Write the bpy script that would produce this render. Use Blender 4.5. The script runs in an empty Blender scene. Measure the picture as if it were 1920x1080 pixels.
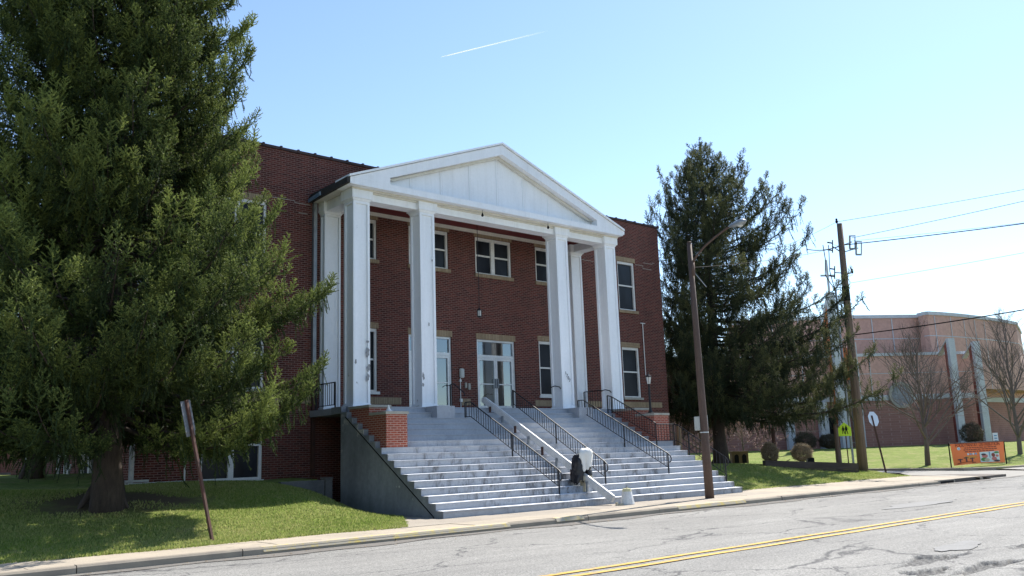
import bpy, bmesh, math, random
import numpy as np
from mathutils import Vector, Matrix
random.seed(7); RNG = np.random.default_rng(11)
scene = bpy.context.scene
COL = scene.collection
rad = math.radians

# ------------------------------------------------------------------ camera numbers (solved from the portico and the stairs)
F_PX = 1647.94
CAM = Vector((-13.5217, -23.3161, 1.4877)); YAW, PIT, ROL = 0.7073, 0.1874, -0.0340
_f = Vector((math.sin(YAW)*math.cos(PIT), math.cos(YAW)*math.cos(PIT), math.sin(PIT)))
_r = Vector((math.cos(YAW), -math.sin(YAW), 0)); _u = _r.cross(_f)
CR = math.cos(ROL)*_r + math.sin(ROL)*_u; CU = -math.sin(ROL)*_r + math.cos(ROL)*_u
FH = Vector((_f.x, _f.y, 0)).normalized()
def ray(x, y): return _f + CR*((x-960)/F_PX) + CU*((540-y)/F_PX)
def at(x, y, D):                       # point seen at (x, y), D metres away along the ground
    d = ray(x, y); return CAM + d*(D/d.dot(FH))
def onZ(x, y, z):
    d = ray(x, y); return CAM + d*((z-CAM.z)/d.z)
def onX(x, y, X):
    d = ray(x, y); return CAM + d*((X-CAM.x)/d.x)

# ------------------------------------------------------------------ materials
MATS = {}
def nm(name):
    m = bpy.data.materials.new(name); m.use_nodes = True
    nt = m.node_tree; nt.nodes.clear()
    out = nt.nodes.new('ShaderNodeOutputMaterial')
    return m, nt, out
def N(nt, t, **kw):
    n = nt.nodes.new(t)
    for k, v in kw.items():
        if k in n.inputs.keys() if isinstance(k, str) else False: n.inputs[k].default_value = v
        else: setattr(n, k, v)
    return n
def L(nt, a, b): nt.links.new(a, b)
def rgba(c): return (c[0], c[1], c[2], 1)
def pos(nt, scale=(1, 1, 1)):
    g = N(nt, 'ShaderNodeNewGeometry'); mp = N(nt, 'ShaderNodeMapping'); mp.inputs['Scale'].default_value = scale
    L(nt, g.outputs['Position'], mp.inputs['Vector']); return mp.outputs['Vector']
def noise(nt, vec, scale, detail=4, rough=.6, dist=0):
    n = N(nt, 'ShaderNodeTexNoise'); n.inputs['Scale'].default_value = scale; n.inputs['Detail'].default_value = detail
    n.inputs['Roughness'].default_value = rough; n.inputs['Distortion'].default_value = dist
    L(nt, vec, n.inputs['Vector']); return n.outputs['Fac']
def ramp(nt, fac, a, b, ca=(0, 0, 0), cb=(1, 1, 1)):
    r = N(nt, 'ShaderNodeValToRGB'); e = r.color_ramp.elements
    e[0].position = a; e[1].position = b; e[0].color = rgba(ca); e[1].color = rgba(cb)
    L(nt, fac, r.inputs['Fac']); return r.outputs['Color']
def mixc(nt, fac, a, b, bt='MIX'):
    m = N(nt, 'ShaderNodeMix', data_type='RGBA', blend_type=bt)
    for sock, v in ((m.inputs[0], fac), (m.inputs[6], a), (m.inputs[7], b)):
        if hasattr(v, 'is_linked') or hasattr(v, 'links'): L(nt, v, sock)
        elif isinstance(v, (int, float)): sock.default_value = v
        else: sock.default_value = rgba(v)
    return m.outputs[2]
def math_(nt, op, a, b=0.0):
    m = N(nt, 'ShaderNodeMath', operation=op)
    for i, v in enumerate((a, b)):
        if hasattr(v, 'links'): L(nt, v, m.inputs[i])
        else: m.inputs[i].default_value = v
    return m.outputs[0]
def principled(nt, out, col, rough=.7, spec=.3, metal=0, bump=None, bstr=.3, bdist=.01):
    b = N(nt, 'ShaderNodeBsdfPrincipled')
    if hasattr(col, 'links'): L(nt, col, b.inputs['Base Color'])
    else: b.inputs['Base Color'].default_value = rgba(col)
    if hasattr(rough, 'links'): L(nt, rough, b.inputs['Roughness'])
    else: b.inputs['Roughness'].default_value = rough
    b.inputs['Specular IOR Level'].default_value = spec; b.inputs['Metallic'].default_value = metal
    if bump is not None:
        bp = N(nt, 'ShaderNodeBump'); bp.inputs['Strength'].default_value = bstr; bp.inputs['Distance'].default_value = bdist
        L(nt, bump, bp.inputs['Height']); L(nt, bp.outputs['Normal'], b.inputs['Normal'])
    L(nt, b.outputs[0], out.inputs['Surface']); return b
def weathered(name, c1, c2, scale=3, lo=.35, hi=.7, rough=.7, stretch=(1, 1, 1), fine=None, bstr=.25, metal=0, spec=.3, grain=.28):
    m, nt, out = nm(name); v = pos(nt, stretch)
    c = mixc(nt, ramp(nt, noise(nt, v, scale, 6, .65, .3), lo, hi), c1, c2)
    n2 = noise(nt, pos(nt), scale*9, 3)
    c = mixc(nt, grain, c, ramp(nt, n2, .3, .75, (.25, .25, .25), (1, 1, 1)), 'MULTIPLY')
    if name.startswith('white_p') and name != 'white_pvc': c = mixc(nt, .22, c, ramp(nt, noise(nt, pos(nt, (7, 7, .22)), 1.0, 5, .7), .48, .72, (1, 1, 1), (.72, .71, .68)), 'MULTIPLY')
    if fine: c = mixc(nt, ramp(nt, noise(nt, pos(nt), fine[0], 5, .7), fine[1], fine[1]+.05), c, fine[2])
    principled(nt, out, c, rough, spec, metal, n2, bstr); MATS[name] = m; return m
def plain(name, c, rough=.5, metal=0, spec=.4, emit=0):
    m, nt, out = nm(name); b = principled(nt, out, c, rough, spec, metal)
    if emit:
        b.inputs['Emission Color'].default_value = rgba(c); b.inputs['Emission Strength'].default_value = emit
    MATS[name] = m; return m
def brick_mat(name, c1, c2, mortar, bw=.21, bh=.067, ms=.011, soldier=False, dirt=None, var=.5):
    m, nt, out = nm(name)
    g = N(nt, 'ShaderNodeNewGeometry'); s = N(nt, 'ShaderNodeSeparateXYZ'); L(nt, g.outputs['Position'], s.inputs[0])
    xy = math_(nt, 'ADD', s.outputs['X'], s.outputs['Y'])
    cb = N(nt, 'ShaderNodeCombineXYZ')
    a, b = (s.outputs['Z'], xy) if soldier else (xy, s.outputs['Z'])
    L(nt, a, cb.inputs['X']); L(nt, b, cb.inputs['Y'])
    bt = N(nt, 'ShaderNodeTexBrick'); bt.offset = 0.0 if soldier else .5
    bt.inputs['Scale'].default_value = 1; bt.inputs['Brick Width'].default_value = bw; bt.inputs['Row Height'].default_value = bh
    bt.inputs['Mortar Size'].default_value = ms; bt.inputs['Mortar Smooth'].default_value = .3; bt.inputs['Bias'].default_value = 0
    bt.inputs['Color1'].default_value = rgba(c1); bt.inputs['Color2'].default_value = rgba(c2); bt.inputs['Mortar'].default_value = rgba(mortar)
    L(nt, cb.outputs[0], bt.inputs['Vector'])
    c = bt.outputs['Color']
    v = pos(nt)
    c = mixc(nt, var, c, ramp(nt, noise(nt, pos(nt, (1, 1, .35)), .7, 5, .6), .25, .75, (.45, .42, .42), (1.0, 1, 1)), 'MULTIPLY')
    c = mixc(nt, .35, c, ramp(nt, noise(nt, v, 14, 3), .3, .7, (.5, .5, .5), (1, 1, 1)), 'MULTIPLY')
    if dirt: c = mixc(nt, ramp(nt, noise(nt, pos(nt, (1, 1, .25)), 1.6, 6, .7), dirt[0], dirt[0]+.12), c, dirt[1])
    principled(nt, out, c, .85, .2, 0, bt.outputs['Fac'], -.5, .01); MATS[name] = m; return m

brick_mat('brick_red', (.165, .041, .028), (.066, .019, .015), (.225, .14, .12), ms=.0125)
brick_mat('brick_new', (.36, .078, .047), (.25, .060, .040), (.46, .30, .24), bw=.205, bh=.062, var=.25)
brick_mat('brick_tan', (.42, .33, .21), (.33, .25, .155), (.24, .17, .12), bw=.30, bh=.07, ms=.009, soldier=True)
brick_mat('brick_church', (.40, .205, .165), (.34, .175, .145), (.46, .29, .25), bw=.4, bh=.2, ms=.012)
brick_mat('brick_pink', (.26, .11, .095), (.20, .085, .075), (.3, .18, .16))
weathered('white_paint', (.87, .89, .92), (.77, .79, .82), 1.2, .45, .8, .55, (1, 1, .3), (4.5, .74, (.50, .49, .47)), .1, grain=.07)
weathered('white_peel', (.87, .89, .92), (.80, .82, .85), 1.6, .4, .8, .55, (1, 1, .25), (2.3, .655, (.42, .41, .40)), .1, grain=.07)
weathered('cream_paint', (.72, .70, .63), (.60, .57, .50), 2, .4, .75, .6, (1, 1, .4), grain=.1)
weathered('frame_white', (.78, .78, .76), (.66, .66, .64), 3, .4, .8, .5)
m, nt, out = nm('step_paint'); v = pos(nt)
c = mixc(nt, ramp(nt, noise(nt, v, .8, 6, .65), .35, .7), (.37, .39, .43), (.31, .33, .365))
zz_ = N(nt, 'ShaderNodeSeparateXYZ'); L(nt, v, zz_.inputs[0]); splash = ramp(nt, math_(nt, 'MULTIPLY', zz_.outputs['Z'], .33), .42, .72, (1, 1, 1), (.12, .12, .12))
st_n = math_(nt, 'MULTIPLY', ramp(nt, noise(nt, pos(nt, (2.8, .35, 1.1)), 1.0, 7, .8), .49, .63), ramp(nt, noise(nt, pos(nt, (1, .8, .8)), .34, 3), .44, .55))
c = mixc(nt, math_(nt, 'MULTIPLY', math_(nt, 'MULTIPLY', st_n, splash), .9), c, (.075, .07, .07))
c = mixc(nt, .22, c, ramp(nt, noise(nt, v, 14, 4), .3, .7, (.45, .45, .45), (1.1, 1.1, 1.1)), 'MULTIPLY')
principled(nt, out, c, .65, .3, 0, noise(nt, v, 20, 3), .25); MATS['step_paint'] = m
weathered('tread_sunlit', (.76, .77, .79), (.64, .65, .68), 1.6, .42, .72, .65, (1, 1, 1), (1.8, .70, (.30, .29, .28)), grain=.12)  # treads lighter than the risers: sunlight put into their paint colour
weathered('step_raw', (.26, .28, .30), (.17, .18, .20), 2, .35, .7, .85)
weathered('cheek_conc', (.25, .265, .285), (.145, .155, .175), .9, .35, .62, .85, (1, 1, .45), (.8, .57, (.42, .41, .39)))
weathered('coping_conc', (.42, .40, .35), (.30, .285, .25), 4, .35, .7, .85)
weathered('coping_tile', (.075, .045, .042), (.04, .027, .027), 3, .35, .7, .6)
weathered('roof_dark', (.035, .035, .038), (.06, .058, .055), 3, .35, .7, .85)
weathered('ceiling_red', (.16, .022, .022), (.11, .016, .018), 1.5, .35, .7, .6)
weathered('flashing', (.10, .19, .30), (.30, .36, .42), 3, .4, .6, .5)
weathered('iron', (.012, .012, .016), (.025, .022, .022), 6, .4, .8, .5, spec=.3)
weathered('galv', (.36, .38, .40), (.25, .27, .29), 5, .35, .7, .45, metal=.5)
weathered('alu', (.66, .68, .70), (.55, .57, .60), 4, .4, .7, .35, metal=.3)
weathered('rail_white', (.74, .74, .74), (.56, .55, .54), 3, .35, .75, .5)
weathered('pole_brown', (.135, .088, .068), (.09, .06, .05), 2, .35, .7, .7, (4, 4, .4))
weathered('wood_pole', (.235, .165, .12), (.13, .088, .065), 3, .35, .7, .85, (5, 5, .25))
weathered('post_rust', (.10, .045, .034), (.06, .035, .03), 5, .35, .7, .8)
weathered('timber_dark', (.055, .04, .035), (.09, .068, .058), 3, .35, .7, .9, (.4, .4, 3))
weathered('wood_tan', (.20, .14, .08), (.14, .095, .055), 3, .35, .7, .8)
weathered('bark', (.085, .065, .055), (.045, .035, .032), 6, .35, .7, .95, (3, 3, .5), bstr=.9)
weathered('bark_grey', (.20, .165, .14), (.12, .095, .08), 5, .35, .7, .9, (3, 3, .6))
weathered('bark_pale', (.19, .155, .135), (.12, .10, .085), 5, .35, .7, .9, (3, 3, .6))
weathered('retain_conc', (.17, .17, .17), (.11, .11, .115), 2, .35, .7, .9)
weathered('precast_grey', (.58, .60, .63), (.48, .50, .53), 1.5, .35, .7, .8)
weathered('stucco_pink', (.62, .37, .31), (.54, .32, .27), .5, .35, .7, .85, (1, 1, .3))
weathered('stucco_drum', (.57, .35, .285), (.50, .305, .25), .4, .35, .7, .85, (1, 1, .25))
weathered('maroon', (.29, .085, .065), (.24, .07, .055), 1, .35, .7, .8)
weathered('orange_panel', (.55, .16, .06), (.46, .13, .05), 1, .35, .7, .7)
weathered('sign_back', (.15, .16, .18), (.11, .12, .135), 5, .35, .7, .5)
plain('stop_back', (.50, .56, .66), .4, .2)
plain('yellow_green', (.55, .78, .02), .45)
plain('black', (.012, .012, .013), .75, spec=.1)
plain('plastic_black', (.012, .011, .015), .38)
plain('plastic_white', (.68, .68, .66), .4)
plain('beige', (.46, .41, .30), .6)
plain('white_pvc', (.62, .62, .60), .45)
plain('white_sign', (.74, .76, .80), .5)
plain('lamp_glass', (.55, .55, .52), .15)
plain('meter_grey', (.42, .44, .42), .5)
plain('yellow_mark', (.62, .45, .05), .6)
plain('banner_orange', (.88, .19, .04), .6)
plain('banner_red', (.24, .03, .012), .6)
plain('banner_yellow', (.66, .25, .03), .6)
plain('banner_white', (.62, .68, .68), .6)
plain('banner_blue', (.16, .32, .48), .6)
plain('banner_pink', (.55, .16, .14), .6)
plain('banner_green', (.06, .22, .05), .6)
plain('banner_dark', (.05, .02, .03), .6)
plain('lobby_wall', (.20, .19, .16), .8)
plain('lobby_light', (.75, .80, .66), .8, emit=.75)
plain('lobby_amber', (.16, .12, .035), .8)
m, nt, out = nm('glass_dark')
principled(nt, out, mixc(nt, ramp(nt, noise(nt, pos(nt, (1, 1, .4)), 1.1, 3), .4, .62), (.006, .007, .011), (.02, .024, .032)), .3, .18); MATS['glass_dark'] = m
m, nt, out = nm('glass_door')
tr = N(nt, 'ShaderNodeBsdfTransparent'); tr.inputs['Color'].default_value = (.72, .76, .78, 1)
gl = N(nt, 'ShaderNodeBsdfGlossy'); gl.inputs['Roughness'].default_value = .02; gl.inputs['Color'].default_value = (.46, .52, .58, 1)
fr = N(nt, 'ShaderNodeFresnel'); fr.inputs['IOR'].default_value = 1.6
ms = N(nt, 'ShaderNodeMixShader'); ms.inputs[0].default_value = .40; L(nt, tr.outputs[0], ms.inputs[1]); L(nt, gl.outputs[0], ms.inputs[2])
L(nt, ms.outputs[0], out.inputs[0]); MATS['glass_door'] = m
# asphalt: aggregate speckle, crack web, patched areas
m, nt, out = nm('asphalt')
g = N(nt, 'ShaderNodeNewGeometry'); P = g.outputs['Position']
base = mixc(nt, ramp(nt, noise(nt, pos(nt, (.35, 1, 1)), .5, 6, .6), .3, .7), (.235, .228, .218), (.315, .305, .29))
base = mixc(nt, .9, base, ramp(nt, noise(nt, P, 42, 2, .85), .34, .66, (.45, .45, .45), (1.42, 1.42, 1.38)), 'MULTIPLY')
base = mixc(nt, .6, base, ramp(nt, noise(nt, pos(nt, (.25, 2.2, 1)), 1.6, 6, .75), .3, .7, (.72, .72, .72), (1.12, 1.12, 1.1)), 'MULTIPLY')
base = mixc(nt, .5, base, ramp(nt, noise(nt, P, 140, 1), .3, .7, (.6, .6, .6), (1.2, 1.2, 1.2)), 'MULTIPLY')
wn = N(nt, 'ShaderNodeTexNoise'); wn.inputs['Scale'].default_value = .9; wn.inputs['Detail'].default_value = 7; wn.inputs['Roughness'].default_value = .65; L(nt, P, wn.inputs['Vector'])
wv = N(nt, 'ShaderNodeVectorMath', operation='MULTIPLY_ADD'); L(nt, wn.outputs['Color'], wv.inputs[0]); wv.inputs[1].default_value = (1.5, 1.1, 0); 
mp = N(nt, 'ShaderNodeMapping'); mp.inputs['Scale'].default_value = (.55, 1.0, 0); L(nt, P, mp.inputs['Vector']); L(nt, mp.outputs[0], wv.inputs[2])
def cracks(scale, lo, hi):
    vo = N(nt, 'ShaderNodeTexVoronoi', feature='DISTANCE_TO_EDGE'); vo.inputs['Scale'].default_value = scale; L(nt, wv.outputs[0], vo.inputs['Vector'])
    return ramp(nt, vo.outputs['Distance'], lo, hi, (1, 1, 1), (0, 0, 0))
mask = ramp(nt, noise(nt, P, .33, 3), .40, .50)
ck = mixc(nt, 1.0, cracks(.46, .003, .013), mask, 'MULTIPLY')
mask2 = ramp(nt, noise(nt, P, .23, 3, .5, .2), .58, .68)
ck2 = mixc(nt, 1.0, cracks(3.6, .008, .045), mask2, 'MULTIPLY')
base = mixc(nt, ck, base, (.085, .083, .083)); base = mixc(nt, mixc(nt, 1.0, ck2, (.4, .4, .4), 'MULTIPLY'), base, (.075, .073, .073))
sp = N(nt, 'ShaderNodeSeparateXYZ'); L(nt, P, sp.inputs[0])
deep = ramp(nt, math_(nt, 'MULTIPLY', math_(nt, 'ADD', sp.outputs['Z'], .136), -30), .0, 1.0)
base = mixc(nt, deep, base, mixc(nt, ramp(nt, noise(nt, P, 26, 4, .8), .35, .65), (.06, .058, .056), (.20, .195, .185)))
principled(nt, out, base, .9, .25, 0, noise(nt, P, 70, 2, .8), .55, .012); MATS['asphalt'] = m
weathered('asphalt_patch', (.285, .28, .27), (.24, .235, .225), 3, .3, .7, .9, fine=(60, .60, (.17, .17, .17)), bstr=.5)
weathered('gutter_grit', (.15, .135, .12), (.21, .195, .175), 4, .3, .7, .95, fine=(40, .58, (.11, .10, .09)), bstr=.5)
weathered('alley_pave', (.33, .31, .275), (.27, .255, .23), 1, .3, .7, .9)
m, nt, out = nm('road_yellow'); v = pos(nt)
wear = ramp(nt, noise(nt, v, 7, 6, .75), .50, .66)
c = mixc(nt, ramp(nt, noise(nt, v, 1.2, 4), .3, .7), (.58, .33, .045), (.62, .40, .10))
c = mixc(nt, wear, c, (.25, .23, .19)); principled(nt, out, c, .8); MATS['road_yellow'] = m
# concrete walk with slab joints
m, nt, out = nm('walk'); v = pos(nt)
c = mixc(nt, ramp(nt, noise(nt, v, .8, 6, .65), .3, .7), (.47, .405, .315), (.37, .32, .255))
c = mixc(nt, .5, c, ramp(nt, noise(nt, v, 35, 3), .3, .7, (.55, .55, .55), (1.1, 1.1, 1.1)), 'MULTIPLY')
c = mixc(nt, ramp(nt, noise(nt, v, 2.6, 6, .7), .56, .68), c, (.27, .235, .19))
principled(nt, out, c, .9, .2, 0, noise(nt, v, 40, 3), .3); MATS['walk'] = m
m, nt, out = nm('walk_old'); v = pos(nt)
c = mixc(nt, ramp(nt, noise(nt, v, .9, 6, .65), .3, .7), (.41, .36, .295), (.32, .28, .235))
c = mixc(nt, .6, c, ramp(nt, noise(nt, v, 45, 3), .3, .7, (.5, .5, .5), (1.15, 1.15, 1.15)), 'MULTIPLY')
principled(nt, out, c, .9, .2, 0, noise(nt, v, 45, 3), .4); MATS['walk_old'] = m
m, nt, out = nm('kerb_conc'); v = pos(nt)
c = mixc(nt, ramp(nt, noise(nt, v, 1.2, 6, .65), .3, .7), (.34, .295, .23), (.215, .185, .155))
principled(nt, out, c, .9, .2, 0, noise(nt, v, 30, 3), .4); MATS['kerb_conc'] = m
m, nt, out = nm('kerb_paint'); v = pos(nt)
c = mixc(nt, ramp(nt, noise(nt, v, 5, 6, .75), .38, .52), (.58, .45, .15), (.44, .385, .30))
principled(nt, out, c, .9, .2); MATS['kerb_paint'] = m
plain('joint_dark', (.12, .10, .085), .95)
# lawn
def lawn_mat(name, a, b, dry):
    m, nt, out = nm(name); v = pos(nt)
    c = mixc(nt, ramp(nt, noise(nt, v, .8, 6, .65), .35, .68), a, b)
    c = mixc(nt, ramp(nt, noise(nt, v, 1.3, 7, .75), .50, .66), c, dry)
    c = mixc(nt, .7, c, ramp(nt, noise(nt, v, 5, 6, .8), .35, .62, (.45, .5, .4), (1.15, 1.15, 1.1)), 'MULTIPLY')
    c = mixc(nt, .65, c, ramp(nt, noise(nt, v, 22, 4, .7), .3, .7, (.5, .55, .45), (1.25, 1.2, 1.2)), 'MULTIPLY')
    ds = N(nt, 'ShaderNodeVectorMath', operation='DISTANCE'); mp_ = N(nt, 'ShaderNodeMapping'); mp_.inputs['Scale'].default_value = (.55, .8, 0); L(nt, v, mp_.inputs['Vector']); L(nt, mp_.outputs[0], ds.inputs[0]); ds.inputs[1].default_value = (-7.0*.55, -1.3*.8, 0)
    soil = ramp(nt, math_(nt, 'MULTIPLY', math_(nt, 'ADD', ds.outputs['Value'], math_(nt, 'MULTIPLY', noise(nt, v, 1.6, 6, .7), 1.6)), .25), .38, .54, (1, 1, 1), (0, 0, 0))
    c = mixc(nt, soil, c, mixc(nt, noise(nt, v, 12, 4), (.085, .062, .042), (.15, .115, .07)))
    principled(nt, out, c, .95, .1, 0, noise(nt, v, 30, 4, .7), .8, .04); MATS[name] = m
lawn_mat('lawn', (.165, .225, .045), (.25, .285, .085), (.34, .30, .15))
m, nt, out = nm('blade'); at_ = N(nt, 'ShaderNodeAttribute', attribute_name='tint')
c = ramp(nt, at_.outputs['Fac'], 0, 1, (.15, .235, .036), (.42, .41, .17))
d1 = N(nt, 'ShaderNodeBsdfDiffuse'); d2 = N(nt, 'ShaderNodeBsdfTranslucent'); L(nt, c, d1.inputs[0]); L(nt, c, d2.inputs[0])
ms = N(nt, 'ShaderNodeMixShader'); ms.inputs[0].default_value = .45; L(nt, d1.outputs[0], ms.inputs[1]); L(nt, d2.outputs[0], ms.inputs[2]); L(nt, ms.outputs[0], out.inputs[0]); MATS['blade'] = m
def leaf_mat(name, a, b, c3, tl=.3):
    m, nt, out = nm(name); t = N(nt, 'ShaderNodeAttribute', attribute_name='tint')
    r = N(nt, 'ShaderNodeValToRGB'); e = r.color_ramp.elements; e[0].color = rgba(a); e[1].color = rgba(c3); e[1].position = 1
    k = e.new(.55); k.color = rgba(b); L(nt, t.outputs['Fac'], r.inputs['Fac']); c = r.outputs['Color']
    d1 = N(nt, 'ShaderNodeBsdfPrincipled'); L(nt, c, d1.inputs['Base Color']); d1.inputs['Roughness'].default_value = .55; d1.inputs['Specular IOR Level'].default_value = .25
    d2 = N(nt, 'ShaderNodeBsdfTranslucent'); L(nt, c, d2.inputs[0])
    ms = N(nt, 'ShaderNodeMixShader'); ms.inputs[0].default_value = tl
    L(nt, d1.outputs[0], ms.inputs[1]); L(nt, d2.outputs[0], ms.inputs[2]); L(nt, ms.outputs[0], out.inputs[0]); MATS[name] = m
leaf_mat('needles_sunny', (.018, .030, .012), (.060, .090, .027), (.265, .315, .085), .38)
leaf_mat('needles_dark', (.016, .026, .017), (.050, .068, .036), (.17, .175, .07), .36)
leaf_mat('twig_leaf', (.20, .155, .105), (.36, .28, .19), (.50, .42, .30), .5)
leaf_mat('twig_dark', (.05, .045, .03), (.09, .075, .05), (.13, .11, .07), .3)
leaf_mat('blossom', (.20, .12, .10), (.32, .20, .18), (.45, .30, .27), .3)
m, nt, out = nm('contrail'); d1 = N(nt, 'ShaderNodeBsdfDiffuse'); d1.inputs[0].default_value = (.95, .95, .95, 1)
d2 = N(nt, 'ShaderNodeBsdfTranslucent'); d2.inputs[0].default_value = (.95, .95, .95, 1); tr = N(nt, 'ShaderNodeBsdfTransparent')
m1 = N(nt, 'ShaderNodeMixShader'); L(nt, d1.outputs[0], m1.inputs[1]); L(nt, d2.outputs[0], m1.inputs[2])
at_ = N(nt, 'ShaderNodeAttribute', attribute_name='tint'); m2 = N(nt, 'ShaderNodeMixShader'); L(nt, at_.outputs['Fac'], m2.inputs[0])
L(nt, tr.outputs[0], m2.inputs[1]); L(nt, m1.outputs[0], m2.inputs[2]); L(nt, m2.outputs[0], out.inputs[0]); MATS['contrail'] = m

# ------------------------------------------------------------------ mesh builder
class MB:
    def __init__(s): s.v = []; s.f = []
    def box(s, x0, x1, y0, y1, z0, z1):
        b = len(s.v); s.v += [(x, y, z) for z in (z0, z1) for y in (y0, y1) for x in (x0, x1)]
        s.f += [(b, b+2, b+3, b+1), (b+4, b+5, b+7, b+6), (b, b+1, b+5, b+4), (b+2, b+6, b+7, b+3), (b, b+4, b+6, b+2), (b+1, b+3, b+7, b+5)]; return s
    def obox(s, c, ax, ay, az):       # oriented box: centre and three half-axis vectors
        c, ax, ay, az = map(Vector, (c, ax, ay, az)); b = len(s.v)
        s.v += [tuple(c+i*ax+j*ay+k*az) for k in (-1, 1) for j in (-1, 1) for i in (-1, 1)]
        s.f += [(b, b+2, b+3, b+1), (b+4, b+5, b+7, b+6), (b, b+1, b+5, b+4), (b+2, b+6, b+7, b+3), (b, b+4, b+6, b+2), (b+1, b+3, b+7, b+5)]; return s
    def prism(s, poly, d):            # 3-D polygon extruded by vector d
        b = len(s.v); n = len(poly); d = Vector(d)
        s.v += [tuple(Vector(p)) for p in poly] + [tuple(Vector(p)+d) for p in poly]
        s.f += [tuple(range(b, b+n)), tuple(range(b+2*n-1, b+n-1, -1))] + [(b+i, b+n+i, b+n+(i+1) % n, b+(i+1) % n) for i in range(n)]; return s
    def tube(s, pts, rs, n=8, cap=True):
        pts = [Vector(p) for p in pts]
        if not hasattr(rs, '__len__'): rs = [rs]*len(pts)
        b = len(s.v); up = Vector((0, 0, 1)); prev = None
        for i, p in enumerate(pts):
            t = (pts[min(i+1, len(pts)-1)]-pts[max(i-1, 0)]).normalized()
            if prev is None:
                a = t.cross(up if abs(t.z) < .95 else Vector((1, 0, 0))).normalized()
            else: a = (prev - t*prev.dot(t)).normalized()
            prev = a; c = t.cross(a)
            for k in range(n):
                q = 2*math.pi*k/n; s.v.append(tuple(p + (a*math.cos(q)+c*math.sin(q))*rs[i]))
        for i in range(len(pts)-1):
            for k in range(n): s.f.append((b+i*n+k, b+i*n+(k+1) % n, b+(i+1)*n+(k+1) % n, b+(i+1)*n+k))
        if cap: s.f += [tuple(range(b+n-1, b-1, -1)), tuple(range(b+(len(pts)-1)*n, b+len(pts)*n))]
        return s
    def lathe(s, c, prof, n=16, ax=Vector((0, 0, 1))):
        return s.tube([Vector(c)+ax*h for h, r in prof], [r for h, r in prof], n)
    def quad(s, a, b, c, d):
        i = len(s.v); s.v += [tuple(a), tuple(b), tuple(c), tuple(d)]; s.f.append((i, i+1, i+2, i+3)); return s
def link(name, me, parent=None, smooth=False):
    o = bpy.data.objects.new(name, me); COL.objects.link(o)
    if parent is not None: o.parent = parent
    if smooth:
        me.polygons.foreach_set('use_smooth', [True]*len(me.polygons))
    return o
def wloc(p):
    l = Vector((0, 0, 0))
    while p is not None: l += p.location; p = p.parent
    return l
def build(name, mb, mat, parent=None, smooth=False, bevel=0, base=None):
    me = bpy.data.meshes.new(name); off = wloc(parent) if parent is not None else (Vector(base) if base is not None else Vector((0, 0, 0)))
    me.from_pydata([(x-off.x, y-off.y, z-off.z) for x, y, z in mb.v], [], mb.f)
    bm = bmesh.new(); bm.from_mesh(me); bmesh.ops.recalc_face_normals(bm, faces=bm.faces)
    if bevel: bmesh.ops.bevel(bm, geom=[e for e in bm.edges if len(e.link_faces) == 2 and e.calc_face_angle(0) > .5], offset=bevel, segments=2, affect='EDGES', clamp_overlap=True)
    bm.to_mesh(me); bm.free(); me.validate()
    me.materials.append(MATS[mat]); o = link(name, me, parent, smooth)
    if parent is None and base is not None: o.location = base
    return o
def np_mesh(name, V, Fc, mat, parent=None, tint=None, smooth=False, base=None):
    V = np.asarray(V, dtype=np.float32); Fc = np.asarray(Fc, dtype=np.int32); k = Fc.shape[1]
    off = wloc(parent) if parent is not None else (Vector(base) if base is not None else Vector((0, 0, 0)))
    V = V - np.array(off, dtype=np.float32)
    me = bpy.data.meshes.new(name); me.vertices.add(len(V)); me.vertices.foreach_set('co', V.ravel())
    me.loops.add(Fc.size); me.loops.foreach_set('vertex_index', Fc.ravel())
    me.polygons.add(len(Fc)); me.polygons.foreach_set('loop_start', np.arange(len(Fc), dtype=np.int32)*k)
    me.update(calc_edges=True)
    if tint is not None:
        a = me.attributes.new('tint', 'FLOAT', 'POINT'); a.data.foreach_set('value', np.asarray(tint, dtype=np.float32))
    me.materials.append(MATS[mat]); o = link(name, me, parent, smooth)
    if parent is None and base is not None: o.location = base
    return o
def tag(o, label, cat, group=None):
    o['label'] = label; o['category'] = cat
    if group: o['group'] = group
    return o
def thing(name, loc, label, cat, group=None):
    o = bpy.data.objects.new(name, None); o.empty_display_size = .3; COL.objects.link(o); o.location = loc
    return tag(o, label, cat, group)
def struct(o, label=None, kind='structure'):
    o['kind'] = kind
    if label: o['label'] = label
    return o
def sm(t): t = min(1, max(0, t)); return t*t*(3-2*t)
def npsm(t): t = np.clip(t, 0, 1); return t*t*(3-2*t)

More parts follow.
